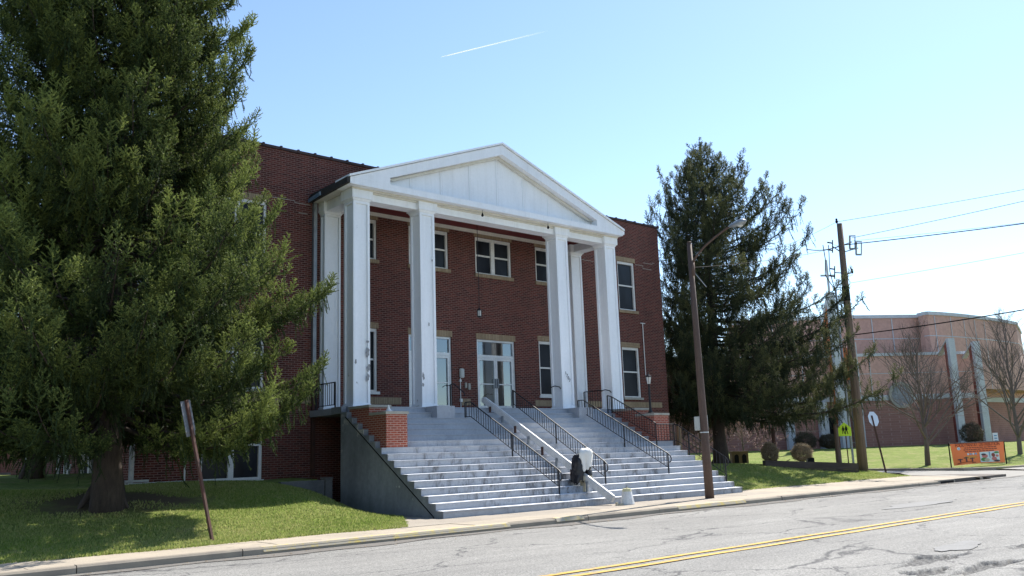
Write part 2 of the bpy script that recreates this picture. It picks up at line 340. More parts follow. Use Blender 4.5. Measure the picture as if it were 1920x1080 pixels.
# ------------------------------------------------------------------ ground, road, walks
Z0 = -.13
def left_h(X, Y):
    a = 1.0*npsm((Y+6.3)/7.4)*npsm((Y+6.6)/1.2)
    b = np.where(Y > .45, np.where(X < -.8, 1.0, .22), .24*npsm((Y+3.4)/3.4)) + .35*npsm((-.95-X)/.9)*npsm((Y+3)/2.6)*(Y <= .45)
    w = npsm((X+2.9)/2.2)
    h = a*(1-w) + b*w
    return h + .035*np.sin(X*1.3+Y*.9)*npsm((Y+6)/2)
def right_h(X, Y):
    return .75*npsm((Y+4.6)/5.2)*(1-.62*npsm((X-19)/7.5))
def church_h(X, Y):
    D = (X-CAM.x)*FH.x + (Y-CAM.y)*FH.y
    return .04 + 1.09*npsm((D-44)/28)*npsm((X-31.0)/5 + .15) 
def grid_sheet(name, xs, ys, fz, mat, label=None, mask=None):
    X, Y = np.meshgrid(xs, ys); Z = fz(X, Y); V = np.stack([X, Y, Z], -1).reshape(-1, 3); nx = len(xs)
    i, j = np.meshgrid(np.arange(len(ys)-1), np.arange(nx-1), indexing='ij'); a = i*nx+j
    Fc = np.stack([a, a+1, a+nx+1, a+nx], -1).reshape(-1, 4)
    if mask is not None:
        c = V[Fc].mean(1); Fc = Fc[mask(c[:, 0], c[:, 1])]
    o = np_mesh(name, V, Fc, mat, smooth=True); return struct(o, label)
weathered('far_ground', (.10, .12, .05), (.16, .15, .09), .05, .3, .7, .95)
grid_sheet('ground', np.linspace(-900, 900, 3), np.linspace(-900, 900, 3), lambda X, Y: X*0-.32, 'far_ground')
def pothole(X, Y):
    z = np.zeros_like(X)
    rng = np.random.default_rng(3)
    for cx, cy, rx, ry, dp in ((-.95, -17.33, .75, .20, .07), (-2.15, -17.85, .45, .17, .075), (-1.2, -18.2, .9, .16, .08), (1.2, -17.75, .35, .12, .05), (-.2, -18.7, .6, .25, .05), (3.4, -18.2, .5, .12, .04), (6.0, -17.1, .4, .1, .03)):
        an = np.arctan2((Y-cy)/ry, (X-cx)/rx); d = np.sqrt(((X-cx)/rx)**2+((Y-cy)/ry)**2)
        d = d*(1+.22*np.sin(3*an+rng.uniform(0, 6))+.14*np.sin(7*an+rng.uniform(0, 6))+.08*np.sin(13*an))
        z -= dp*npsm((1.08-d)/.12)*(.75+.25*np.sin(X*31)*np.sin(Y*37))
    return z
def road_z(X, Y): return Z0 + pothole(X, Y) + .006*np.sin(X*1.7+Y*2.3)*np.sin(Y*1.1)
xs = np.concatenate([np.linspace(-120, -14, 30), np.arange(-13.9, -4, .2), np.arange(-4, 6, .04), np.arange(6, 20, .2), np.linspace(20.2, 260, 60)])
ys = np.concatenate([np.arange(-30, -19.2, .6), np.arange(-19.2, -16.6, .03), np.arange(-16.6, -7.86, .25), [-7.86]])
road = grid_sheet('road', xs, ys, road_z, 'asphalt', 'worn cracked grey asphalt street with potholes')
def marks(parent, name, y, w, mat, x0=-60, x1=240, z=.012):
    m = MB(); step = .5; x = x0
    xs_ = np.concatenate([np.arange(x0, 30, .5), np.linspace(30, x1, 40)])
    for a, b in zip(xs_[:-1], xs_[1:]):
        ja, jb = .012*math.sin(a*2.1), .012*math.sin(b*2.1)
        m.quad((a, y-w/2+ja, Z0+z), (b, y-w/2+jb, Z0+z), (b, y+w/2+jb, Z0+z), (a, y+w/2+ja, Z0+z))
    return build(name, m, mat, parent)
marks(road, 'centre_line', -14.20, .125, 'road_yellow'); marks(road, 'centre_line', -14.52, .125, 'road_yellow')
# worn asphalt patches: ragged thin sheets
def blob_sheet(name, cx, cy, rx, ry, z, mat, parent, seed, n=40, rot=0):
    rg = random.Random(seed); ph = [rg.uniform(0, 6) for _ in range(4)]; pts = []
    for k in range(n):
        a = 2*math.pi*k/n; q = 1+.13*math.sin(3*a+ph[0])+.09*math.sin(5*a+ph[1])+.05*math.sin(11*a+ph[2])
        x, y = rx*q*math.cos(a), ry*q*math.sin(a); pts.append((cx+x*math.cos(rot)-y*math.sin(rot), cy+x*math.sin(rot)+y*math.cos(rot), z))
    m = MB(); b = len(m.v); m.v += pts; m.f.append(tuple(range(n))); return build(name, m, mat, parent)
blob_sheet('asphalt_patch', .75, -17.0, .8, .24, Z0+.012, 'asphalt_patch', road, 1, rot=.12)
blob_sheet('asphalt_patch', 1.5, -18.35, .6, .14, Z0+.012, 'asphalt_patch', road, 2, rot=.05)
blob_sheet('asphalt_patch', 9.5, -12.2, 1.6, .4, Z0+.012, 'asphalt_patch', road, 5, rot=.02)
m = MB()
gx = np.concatenate([np.arange(-40, 28, .4)])
for a, b in zip(gx[:-1], gx[1:]):
    wa = .42+.13*math.sin(a*.9)+.08*math.sin(a*2.7); wb = .42+.13*math.sin(b*.9)+.08*math.sin(b*2.7)
    m.quad((a, -7.88-wa, Z0+.010), (b, -7.88-wb, Z0+.010), (b, -7.88, Z0+.010), (a, -7.88, Z0+.010))
build('gutter_grit', m, 'gutter_grit', road)
# kerb, sidewalk
m = MB(); x = -45.0; rg = random.Random(5)
while x < 24:
    Lk = rg.uniform(2.6, 3.2); x1 = min(x+Lk, 24.0); dz = rg.uniform(-.008, .008); dy = rg.uniform(-.012, .012)
    if not (20.3 < x < 21.8): 
        m.prism([(x+.008, -7.86+dy, -.3), (x+.008, -7.86+dy, -.035+dz), (x+.008, -7.83+dy, dz-.002), (x+.008, -7.68, dz), (x+.008, -7.68, -.3)], (x1-x-.016, 0, 0))
    x = x1
arc = [(24+1.6*math.sin(t), -7.68+ (1.9-1.9*math.cos(t)), 0) for t in np.linspace(0, 1.35, 8)]
for (ax, ay, _), (bx, by, _) in zip(arc[:-1], arc[1:]):
    z0, z1 = -.04*(ax-24), -.04*(bx-24)
    m.v += [(ax, ay-.18, -.3), (ax, ay-.18, z0-.02), (ax-.05, ay, z0), (bx, by-.18 if bx < 25 else by, -.3), (bx, by-.18 if bx < 25 else by, z1-.02), (bx-.05, by, z1)]
    b = len(m.v)-6; m.f += [(b, b+1, b+4, b+3), (b+1, b+2, b+5, b+4)]
kerb = struct(build('kerb', m, 'kerb_conc'), 'weathered concrete kerb beside the sidewalk')
m = MB()
for a, b in ((-6.4, -.6), (.8, 1.7), (5.2, 8.2)): 
    m.quad((a, -7.845, -.0), (b, -7.845, -.0), (b, -7.70, .0125), (a, -7.70, .0125))
    m.quad((a, -7.884, -.075), (b, -7.884, -.075), (b, -7.846, .0), (a, -7.846, .0))
build('kerb_paint', m, 'kerb_paint', kerb)
m = MB(); m.box(20.35, 21.75, -7.86, -7.70, -.3, .01); m2 = MB(); m2.box(20.5, 21.6, -7.875, -7.862, -.125, -.03)
di = thing('storm_drain', (21, -7.7, 0), 'dark kerb inlet of the storm drain near the side street', 'drain'); build('inlet_frame', m, 'kerb_conc', di); build('opening', m2, 'black', di)
def edge_l(X): return -6.30+.06*np.sin(X*1.1)+.04*np.sin(X*2.9)-.25*npsm((X+4)/3.0)
m = MB()
def slabs(y0, y1, x0, x1, size, seed, z=0.0):
    rg = random.Random(seed); x = x0
    while x < x1:
        w = min(size*rg.uniform(.9, 1.1), x1-x); dz = rg.uniform(-.006, .006)
        m.box(x+.006, x+w-.006, y0, y1, -.25, z+dz); x += w
slabs(-7.68, -6.62, -45, 24.5, 2.2, 1)
walk = struct(build('sidewalk', m, 'walk'), 'tan concrete sidewalk')
m = MB(); slabs(-6.60, -6.0, -45, -2.6, 2.0, 9, -.004); build('walk_strip', m, 'walk', walk)
m = MB(); slabs(-6.60, -5.0, -2.6, 11.9, 3.1, 2, -.002); build('walk_strip', m, 'walk_old', walk)
m = MB(); slabs(-6.60, -4.3, 11.9, 25.2, 2.6, 3, -.002); build('walk_strip', m, 'walk', walk)
m = MB(); m.quad((-2.6, -5.02, .003), (-.55, -5.02, .003), (-.55, -2.2, .02), (-1.1, -3.6, .012)); build('walk_strip', m, 'walk_old', walk)
m = MB(); m.box(-60, 27, -7.7, -3.5, -.3, -.012); build('joint_bed', m, 'joint_dark', walk)
# side street
m = MB(); m.quad((25.0, -7.9, -.118), (36, -7.9, -.118), (31.0, -2.5, .02), (28.0, -2.6, .02)); m.quad((28.0, -2.6, .02), (31.0, -2.5, .02), (31.0, 60, .35), (28.0, 60, .35))
m.quad((24.6, -7.7, -.01), (25.0, -7.9, -.118), (28.0, -2.6, .02), (25.4, -4.3, .012))
struct(build('side_street', m, 'alley_pave'), 'pale side street opening beside the church lawn')
m = MB(); pts = [(31, 60, .30), (31, 20, .18), (31, 0, .07), (31.1, -2.5, .05), (31.6, -4.0, .04), (32.9, -5.0, .03), (35, -5.25, .02), (60, -5.3, .02), (260, -5.6, .02)]
for a, b in zip(pts[:-1], pts[1:]):
    d = (Vector(b)-Vector(a)); nrm = Vector((d.y, -d.x, 0)).normalized()*-.16
    A, B = Vector(a), Vector(b)
    m.v += [tuple(A+Vector((0, 0, -.2))), tuple(A+Vector((0, 0, .075))), tuple(A-nrm*-1+Vector((0, 0, .085))), tuple(B+Vector((0, 0, -.2))), tuple(B+Vector((0, 0, .075))), tuple(B-nrm*-1+Vector((0, 0, .085)))]
    k = len(m.v)-6; m.f += [(k, k+1, k+4, k+3), (k+1, k+2, k+5, k+4)]
struct(build('kerb', m, 'kerb_conc'), 'kerb along the church lawn')
m = MB(); m.quad((33, -5.2, .02), (260, -5.5, .02), (260, -7.9, -.05), (33, -7.9, -.10)); struct(build('sidewalk', m, 'alley_pave'), 'sunlit pavement strip in front of the church lawn')
# lawns
grid_sheet('lawn', np.concatenate([np.linspace(-60, -18, 16), np.arange(-17.5, -.5, .2), [-.56]]), np.concatenate([np.arange(-6.9, 2.2, .14), [2.21], np.linspace(2.6, 40, 20)]),
           lambda X, Y: np.where(Y < edge_l(X), -.06, left_h(X, np.minimum(Y, 2.3)) + .33*npsm((Y-2.2)/4)*(X < -5.5)), 'lawn', 'green lawn sloping up to the brick building',
           mask=lambda X, Y: ~((X > -.9) & (Y < -3.0)) & ~((Y > 2.2) & (X > -5.55)) & ~((X > -2.45+.60*(Y+6.6)) & (Y < -3.0)) & ~((X>-.62)))
m = MB(); m.quad((-.9, -.5, .2), (3, -.5, .2), (3, 2.2, .2), (-.9, 2.2, .2)); struct(build('ground', m, 'walk_old'), 'bare ground in the passage under the landing')
grid_sheet('lawn', np.arange(11.9, 28.3, .25), np.concatenate([np.arange(-4.75, 8, .25), np.linspace(8.5, 60, 30)]),
           lambda X, Y: np.where(Y < -4.45+.06*np.sin(X*1.7), -.05, right_h(X, Y)+.02*np.sin(X*2+Y)*.5), 'lawn', 'lawn with tree shade between the stairs and the side street',
           mask=lambda X, Y: ~((X < 17.4) & (Y > 2.2)) & ~((X > 25.2+.7*(Y+4.5)) & (Y < 0)))
grid_sheet('lawn', np.concatenate([[31.12], np.arange(31.5, 75, .7), np.linspace(76, 300, 30)]), np.concatenate([np.arange(-5.2, 30, .6), np.linspace(31, 160, 30)]),
           church_h, 'lawn', 'church lawn rising behind the side street', mask=lambda X, Y: ~((X < 33.2-.9*(Y+5.2)*.9) & (Y < -3.0)))
def blades(name, n, x0, x1, y0, y1, hf, ok, hgt, label):
    X = RNG.uniform(x0, x1, n); Y = RNG.uniform(y0, y1, n); k = ok(X, Y) & (((X+7.0)*.55)**2+((Y+1.3)*.8)**2 > (.7+.5*np.sin(X*2.1)*np.sin(Y*2.7)+RNG.random(n)*.5)**2); X, Y = X[k], Y[k]; n = len(X); Z = hf(X, Y)-.01
    a = RNG.uniform(0, 2*np.pi, n); h = hgt*RNG.uniform(.5, 1.25, n); w = .009+.01*RNG.random(n); le = RNG.uniform(-.6, .6, (n, 2))*h[:, None]
    V = np.empty((n, 3, 3)); V[:, 0] = np.stack([X-w*np.cos(a), Y-w*np.sin(a), Z], -1); V[:, 1] = np.stack([X+w*np.cos(a), Y+w*np.sin(a), Z], -1)
    V[:, 2] = np.stack([X+le[:, 0], Y+le[:, 1], Z+h], -1)
    patch = .5+.35*np.sin(X*.9+1.3*np.sin(Y*.8))*np.sin(Y*1.1+.7)
    t = np.repeat(np.clip(patch*.55+RNG.random(n)*.75-.12, 0, 1), 3)
    o = np_mesh(name, V.reshape(-1, 3), np.arange(3*n).reshape(-1, 3), 'blade', tint=t); return struct(o, label, 'stuff')
blades('grass', 150000, -17, -.7, -6.9, 2.1, lambda X, Y: left_h(X, np.minimum(Y, 2.3)), lambda X, Y: (Y > edge_l(X)-.05) & ~((X > -2.45+.60*(Y+6.6)) & (Y < -3.0)) & ~((X > -.9) & (Y < -2.5)) & ~((X > -2.5) & (Y > .3)), .055, 'short spring grass on the lawn left of the stairs')
blades('grass', 9000, -17, -2.4, -6.75, -6.15, lambda X, Y: X*0-.01, lambda X, Y: (np.abs(Y-edge_l(X)+.03) < .09+.05*np.sin(X*3)) & ~((X > -2.45+.60*(Y+6.6)) & (Y < -3.0)), .075, 'ragged grass edge creeping over the sidewalk')
blades('grass', 52000, 11.9, 27.6, -4.6, 5, right_h, lambda X, Y: (Y > -4.5) & ~((X < 17.4) & (Y > 2.1)) & ~((X > 25.0+.7*(Y+4.5)) & (Y < 0)), .065, 'short spring grass right of the stairs')

# ------------------------------------------------------------------ the brick building
FY = 2.2; BX0, BX1 = -5.6, 17.2; ZT = 11.5
bld = thing('brick_building', (5.8, FY, 0), 'dark red brick two storey hall with a white columned portico', 'building')
def holed_wall(m, x0, x1, z0, z1, holes, P, depth):
    xs = sorted({x0, x1, *[h[0] for h in holes], *[h[1] for h in holes]}); zs = sorted({z0, z1, *[h[2] for h in holes], *[h[3] for h in holes]})
    for a, b in zip(xs[:-1], xs[1:]):
        for c, d in zip(zs[:-1], zs[1:]):
            mx, mz = (a+b)/2, (c+d)/2
            if any(h[0] < mx < h[1] and h[2] < mz < h[3] for h in holes): continue
            m.quad(P(a, 0, c), P(b, 0, c), P(b, 0, d), P(a, 0, d))
    for a, b, c, d in holes:
        m.quad(P(a, 0, c), P(a, depth, c), P(a, depth, d), P(a, 0, d)); m.quad(P(b, 0, c), P(b, depth, c), P(b, depth, d), P(b, 0, d))
        m.quad(P(a, 0, c), P(b, 0, c), P(b, depth, c), P(a, depth, c)); m.quad(P(a, 0, d), P(b, 0, d), P(b, depth, d), P(a, depth, d))
DBL = [(-3.75, -1.85), (3.50, 5.28), (6.50, 8.30)]
up = [(-3.75, -1.85, 7.5, 9.67), (1.12, 2.2, 8.25, 9.67), (3.52, 5.26, 8.25, 9.67), (6.52, 8.30, 8.25, 9.67), (9.57, 10.65, 8.25, 9.67), (14.36, 15.47, 7.5, 9.67)]
lo = [(-3.75, -1.85, 3.72, 5.88), (1.12, 2.2, 3.72, 5.86), (9.57, 10.65, 3.72, 5.86), (14.36, 15.46, 3.72, 5.88)]
doors = [(3.47, 5.32, 3.10, 5.75), (6.48, 8.33, 3.10, 5.75)]
base_w = [(-3.77, -1.85, 1.02, 2.14)]
PF = lambda a, d, z: (a, FY+d, z)
m = MB(); holed_wall(m, BX0, BX1, -.3, ZT, up+lo+doors+base_w, PF, .22)
SX = BX0
side_w = [(5.9, 7.55, 1.28, 2.05), (8.85, 9.65, 1.28, 2.05), (9.85, 10.65, 1.28, 2.05), (11.9, 13.1, 1.28, 2.05), (14.9, 15.5, 1.28, 2.05)] + [(y, y+1.1, z, z+2.1) for y in (4.5, 7.2, 11.0, 14.2) for z in (3.75, 7.5)]
PS = lambda a, d, z: (SX+d, a, z)
holed_wall(m, FY, 17.5, -.3, ZT, side_w, PS, .2)
m.quad((BX1, FY, -.3), (BX1, 17.5, -.3), (BX1, 17.5, ZT), (BX1, FY, ZT)); m.quad((BX0, 17.5, -.3), (BX1, 17.5, -.3), (BX1, 17.5, ZT), (BX0, 17.5, ZT))
build('wall', m, 'brick_red', bld)
m = MB(); m.box(BX0+.3, BX1-.3, FY+.3, 17.2, ZT-.6, ZT-.4); build('roof', m, 'roof_dark', bld)
m = MB(); rg = random.Random(2); x = BX0-.06
while x < BX1:
    w = min(.61, BX1+.06-x); dz = rg.uniform(-.006, .01); m.box(x, x+w-.05, FY-.045, FY+.32, ZT+.002, ZT+.085+dz); m.box(x+w-.06, x+w+.01, FY-.06, FY+.335, ZT+.004, ZT+.118+dz); x += w
y = FY+.34
while y < 17.4:
    m.box(BX0-.045, BX0+.32, y, y+.55, ZT+.003, ZT+.085); m.box(BX0-.06, BX0+.335, y+.55, y+.61, ZT+.005, ZT+.115); y += .61
build('parapet_coping', m, 'coping_tile', bld)
def window(x0, x1, z0, z1, P, cols=1, rail=True, sill='white_pvc', parent=bld, fw=.085, meet=None, sill_w=.06):
    m = MB()
    def bx(a, b, d0, d1, c, e):
        p, q = P(a, d0, c), P(b, d1, e); m.box(min(p[0], q[0]), max(p[0], q[0]), min(p[1], q[1]), max(p[1], q[1]), c, e)
    D0, D1 = .05, .16
    bx(x0, x0+fw, D0, D1, z0, z1); bx(x1-fw, x1, D0, D1, z0, z1); bx(x0+fw, x1-fw, D0, D1, z1-fw*1.3, z1); bx(x0+fw, x1-fw, D0, D1, z0, z0+fw*.7)
    w = (x1-x0-2*fw); 
    for c in range(1, cols):
        xm = x0+fw+w*c/cols; bx(xm-.085, xm+.085, D0, D1, z0+fw*.7, z1-fw*1.3)
    zm = (z0+z1)/2+.02 if meet is None else meet
    segs = [(x0+fw+w*c/cols+(.085 if c else 0), x0+fw+w*(c+1)/cols-(.085 if c < cols-1 else 0)) for c in range(cols)]
    if rail:
        for a, b in segs: bx(a, b, .09, .15, zm-.03, zm+.03)
    fo = build('window', m, 'frame_white', parent)
    g = MB()
    for a, b in segs: g.quad(P(a-.01, .13, z0+.02), P(b+.01, .13, z0+.02), P(b+.01, .13, z1-.03), P(a-.01, .13, z1-.03))
    build('pane', g, 'glass_dark', fo)
    if sill:
        s = MB(); p, q = P(x0-sill_w, -.06, 0), P(x1+sill_w, .05, 0); h = .095 if sill != 'brick_tan' else .13
        s.box(min(p[0], q[0]), max(p[0], q[0]), min(p[1], q[1]), max(p[1], q[1]), z0-h, z0-.002); build('sill', s, sill, fo)
    return fo
for (a, b, c, d) in up: window(a, b, c, d, PF, 2 if b-a > 1.5 else 1, True, 'brick_tan')
for (a, b, c, d) in lo: window(a, b, c, d, PF, 2 if b-a > 1.5 else 1, True, 'frame_white' if a < 12 and a > 0 else 'coping_conc')
for (a, b, c, d) in base_w: window(a, b, c, d, PF, 2, False, 'frame_white', fw=.10, sill_w=.03)
for (a, b, c, d) in side_w: window(a, b, c, d, PS, 2 if b-a > 1.3 else 1, c > 3, 'frame_white', fw=.08)
for (a, b, c, d) in up+lo: m = MB(); m.box(a-.05, b+.05, FY-.010, FY+.1, d+.002, d+.20); build('lintel', m, 'brick_tan', bld)
for (a, b, c, d) in doors: m = MB(); m.box(a-.03, b+.03, FY-.010, FY+.1, d+.002, d+.225); build('lintel', m, 'brick_tan', bld)
for a, b in ((-5.5, -.15), (1.35, 3.14), (5.72, 6.12), (9.28, 10.72), (11.95, 16.75)): m = MB(); m.box(a, b, FY-.012, FY+.1, 3.30, 3.53); build('belt_course', m, 'brick_tan', bld)
m = MB()   # repointed step cracks
def crack(pts):
    m = MB()
    for (a, b), (c, d) in zip(pts[:-1], pts[1:]): m.box(min(a, c)-.008, max(a, c)+.008, FY-.006, FY+.01, min(b, d)-.009, max(b, d)+.009)
    build('mortar_patch', m, 'coping_conc', bld)
crack([(15.55, 9.62), (16.05, 9.62), (16.05, 9.49), (16.62, 9.49)]); crack([(16.1, 9.76), (16.7, 9.76), (16.7, 9.82), (16.85, 9.82)])
crack([(-1.7, 9.86), (-.9, 9.86), (-.9, 9.80), (-.35, 9.80)]); crack([(-.75, 9.48), (-.45, 9.48)]); crack([(11.9, 9.45), (12.9, 9.45)])
# glazed entrance doors
def door(x0, x1, z0, z1, leaves):
    m = MB(); w = .075; y0, y1 = FY+.05, FY+.15; zt = z1-.62
    m.box(x0, x0+w, y0, y1, z0, z1); m.box(x1-w, x1, y0, y1, z0, z1); m.box(x0+w, x1-w, y0, y1, z1-w, z1); m.box(x0+w, x1-w, y0, y1, zt-.05, zt+.05)
    xm = (x0+x1)/2; y0 += .01
    for a, b in (((x0+w, xm-.004), (xm+.004, x1-w)) if leaves == 2 else ((x0+w, x1-w),)):
        m.box(a, a+.075, y0, y1-.01, z0+.02, zt-.055); m.box(b-.075, b, y0, y1-.01, z0+.02, zt-.055); m.box(a+.075, b-.075, y0, y1-.01, zt-.15, zt-.055); m.box(a+.075, b-.075, y0, y1-.01, z0+.02, z0+.2)
        m.box(a+.075, b-.075, y0+.01, y1-.02, z0+.98, z0+1.02)
    d = build('door', m, 'alu', bld)
    g = MB(); g.quad((x0+w, FY+.11, z0+.1), (x1-w, FY+.11, z0+.1), (x1-w, FY+.11, z1-w), (x0+w, FY+.11, z1-w)); build('pane', g, 'glass_door', d)
    h = MB()
    for s in (-1, 1): h.box(xm+s*.05-.015, xm+s*.05+.015, FY-.02, FY+.06, z0+.85, z0+1.2)
    build('handle', h, 'galv', d)
    i = MB(); i.box(x0-.4, x1+.4, FY+3.0, FY+3.1, z0-.05, z1+.2); i.box(x0-.5, x0-.4, FY+.26, FY+3.1, z0-.05, z1+.2); i.box(x1+.4, x1+.5, FY+.26, FY+3.1, z0-.05, z1+.2); i.box(x0-.4, x1+.4, FY+.26, FY+3.0, z1+.2, z1+.3); i.box(x0-.4, x1+.4, FY+.26, FY+3.0, z0-.1, z0-.05)
    build('lobby', i, 'lobby_wall', d)
    t = MB(); t.box(x0, x1, y0, y1, z0-.12, z0-.003); build('threshold', t, 'rail_white', d)
    return d
d1 = door(*doors[0], 2); d2 = door(*doors[1], 2)
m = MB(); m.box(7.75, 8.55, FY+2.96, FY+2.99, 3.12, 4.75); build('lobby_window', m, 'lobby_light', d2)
m = MB(); m.box(7.6, 8.6, FY+2.9, FY+2.99, 5.2, 5.5); build('lobby_light', m, 'lobby_amber', d2)
# downspouts
m = MB(); m.box(-.27, -.15, FY-.13, FY-.01, 4.3, 9.86); sp_ = build('downspout', m, 'galv', bld)
m = MB(); m.box(-.265, -.155, FY-.125, FY-.012, 1.05, 4.298); build('downspout', m, 'post_rust', bld)
m = MB(); m.box(-5.72, -5.61, FY-.12, FY-.01, 1.0, 11.2); build('downspout', m, 'galv', bld)
# wall fittings beside the left door
m = MB(); m.box(5.62, 5.82, FY-.10, FY-.003, 4.28, 4.62); build('intercom', m, 'meter_grey', bld, bevel=.03)
m = MB(); m.box(5.86, 5.95, FY-.06, FY-.003, 3.92, 4.12); m.box(6.0, 6.11, FY-.07, FY-.003, 3.86, 4.10); build('switch_box', m, 'coping_conc', bld, bevel=.015)
m = MB(); m.tube([(5.66, FY-.03, 3.06), (5.66, FY-.03, 4.27)], .016, 6); m.box(5.62, 5.72, FY-.07, FY-.005, 3.42, 3.53); m.box(5.61, 5.69, FY-.07, FY-.005, 4.14, 4.22); build('conduit', m, 'white_pvc', bld)
m = MB(); m.tube([(15.74, FY-.05, 4.7), (15.74, FY-.05, 7.0)], .02, 6); m.tube([(15.6, FY-.05, 6.98), (15.9, FY-.05, 6.98)], .02, 6); build('wall_pipe', m, 'white_pvc', bld)
# ---- portico
W = .587; CX = [0, 2.4984, 8.6591, 11.2988]
def col_mesh(x, y, z0, z1, w, dy=None, stile=.115):
    dy = w if dy is None else dy; m = MB(); m.box(x, x+w, y, y+dy, z0, z1)
    me = bpy.data.meshes.new('column'); me.from_pydata(m.v, [], m.f); bm = bmesh.new(); bm.from_mesh(me); bmesh.ops.recalc_face_normals(bm, faces=bm.faces); bm.faces.ensure_lookup_table()
    sides = [f for f in bm.faces if abs(f.normal.z) < .1]
    r = bmesh.ops.inset_individual(bm, faces=sides, thickness=stile, depth=0)
    r = bmesh.ops.inset_individual(bm, faces=sides, thickness=.008, depth=-.045)
    out = MB(); bm.verts.index_update(); out.v = [tuple(v.co) for v in bm.verts]; out.f = [tuple(v.index for v in f.verts) for f in bm.faces]; bm.free(); return out
def column(x, y, dy=None, mat='white_paint'):
    dd = W if dy is None else dy
    c = build('column', col_mesh(x, y, 3.10, 9.498, W, dy, .115 if dy is None else .09), mat, bld)
    m = MB(); m.prism([(x-.045, y-.045, 9.578), (x+W+.045, y-.045, 9.578), (x+W+.045, y+dd+.045, 9.578), (x-.045, y+dd+.045, 9.578)], (0, 0, .318))
    m2 = MB(); b = 0; e0, e1 = .002, .05
    m2.v = [(x-e0, y-e0, 9.50), (x+W+e0, y-e0, 9.50), (x+W+e0, y+dd+e0, 9.50), (x-e0, y+dd+e0, 9.50), (x-.02, y-.02, 9.515), (x+W+.02, y-.02, 9.515), (x+W+.02, y+dd+.02, 9.515), (x-.02, y+dd+.02, 9.515), (x-e1, y-e1, 9.575), (x+W+e1, y-e1, 9.575), (x+W+e1, y+dd+e1, 9.575), (x-e1, y+dd+e1, 9.575)]
    m2.f = [(0, 1, 5, 4), (1, 2, 6, 5), (2, 3, 7, 6), (3, 0, 4, 7), (4, 5, 9, 8), (5, 6, 10, 9), (6, 7, 11, 10), (7, 4, 8, 11), (8, 9, 10, 11), (3, 2, 1, 0)]
    m3 = MB(); m3.v = [(vx, vy, vz) for vx, vy, vz in m.v]; m3.f = list(m.f); k = len(m3.v); m3.v += m2.v; m3.f += [tuple(i+k for i in f) for f in m2.f]
    m3.box(x-.078, x+W+.078, y-.078, y+dd+.078, 9.577, 9.897)
    build('capital', m3, 'white_paint', c)
    m = MB(); m.box(x-.045, x+W+.045, y-.045, y+dd+.045, 3.062, 3.10); m.box(x-.02, x+W+.02, y-.02, y+dd+.02, 3.10, 3.15); build('base', m, mat, c)
    return c
for i, x in enumerate(CX): column(x, 0, None, 'white_peel' if i < 2 else 'white_paint')
weathered('peel_grey', (.36, .36, .37), (.26, .26, .27), 9, .35, .7, .8)
def peel(cx, cz, rx, rz, seed):
    rg = random.Random(seed); ph = [rg.uniform(0, 6) for _ in range(4)]; m = MB(); n = 26
    for k in range(n):
        a = 2*math.pi*k/n; q = 1+.25*math.sin(2*a+ph[0])+.18*math.sin(5*a+ph[1])+.10*math.sin(9*a+ph[2]); m.v.append((min(cx+rx*q*math.cos(a), CX[0]+W-.002) if cx < 1 else cx+rx*q*math.cos(a), -.003, cz+rz*q*math.sin(a)))
    m.f.append(tuple(range(n))); build('peeled_patch', m, 'peel_grey', bld)
for k, a in enumerate(((.50, 4.72, .07, .12), (.53, 4.25, .05, .13), (.50, 3.95, .06, .10), (.08, 4.42, .025, .09), (.50, 5.05, .04, .05), (CX[1]+.055, 4.05, .045, .10), (CX[1]+.30, 5.75, .03, .05), (CX[1]+.04, 3.78, .03, .07), (CX[1]+.47, 7.9, .02, .05))): peel(*a, k)
column(.03, 1.89, .305); column(11.27, 1.89, .305)
# entablature
m = MB(); X1 = CX[3]+W
m.box(.06, X1-.06, .06, W-.06, 9.58, 9.90); m.box(.06, W-.06, W-.06, 2.19, 9.582, 9.898); m.box(X1-W+.06, X1-.06, W-.06, 2.19, 9.582, 9.898)
build('entablature', m, 'white_paint', bld)
m = MB(); m.box(.0, X1, .0, .058, 9.80, 9.90); m.box(-.1, X1+.1, -.1, -.002, 9.845, 9.899); build('cornice_moulding', m, 'cream_paint', bld)
m = MB(); m.box(.2, X1-.2, .3, FY-.004, 9.93, 9.97); build('portico_ceiling', m, 'ceiling_red', bld)
m = MB(); m.box(W, X1-W, FY-.05, FY-.004, 9.80, 9.925); build('wall_trim', m, 'cream_paint', bld)
# pediment
PX0, PX1, PXM, PZB, PZT = -.31, 12.02, 5.86, 9.90, 12.42
ped = MB(); ped.box(PX0, PX1, -.35, .5, PZB, PZB+.205); ped_o = build('pediment', ped, 'white_paint', bld)
m = MB(); th = .36
for s, xe in ((1, PX0), (-1, PX1)):
    m.prism([(xe, -.35, PZB+.207), (PXM, -.35, PZT), (PXM, -.35, PZT-th), (xe+s*1.45, -.35, PZB+.44), (xe+s*1.45, -.35, PZB+.207)], (0, .34, 0))
build('raking_cornice', m, 'white_paint', ped_o)
m = MB()
for s, xe in ((1, PX0), (-1, PX1)):
    a = Vector((xe-s*.06, -.41, PZB+.205)); b = Vector((PXM, -.41, PZT+.02)); m.prism([a, b, b+Vector((0, 0, .07)), a+Vector((0, 0, .07))], (0, .9, 0))
build('roof_edge', m, 'white_paint', ped_o)
m = MB()
for s, xe in ((1, PX0), (-1, PX1)):   # bed mould below the raking cornice
    m.prism([(xe+s*1.45, -.13, PZB+.44-.02), (PXM, -.13, PZT-th), (PXM, -.13, PZT-th-.10), (xe+s*1.75, -.13, PZB+.44)], (0, .12, 0))
build('bed_moulding', m, 'cream_paint', ped_o)
sl = (PZT-PZB-.205)/(PXM-PX0)
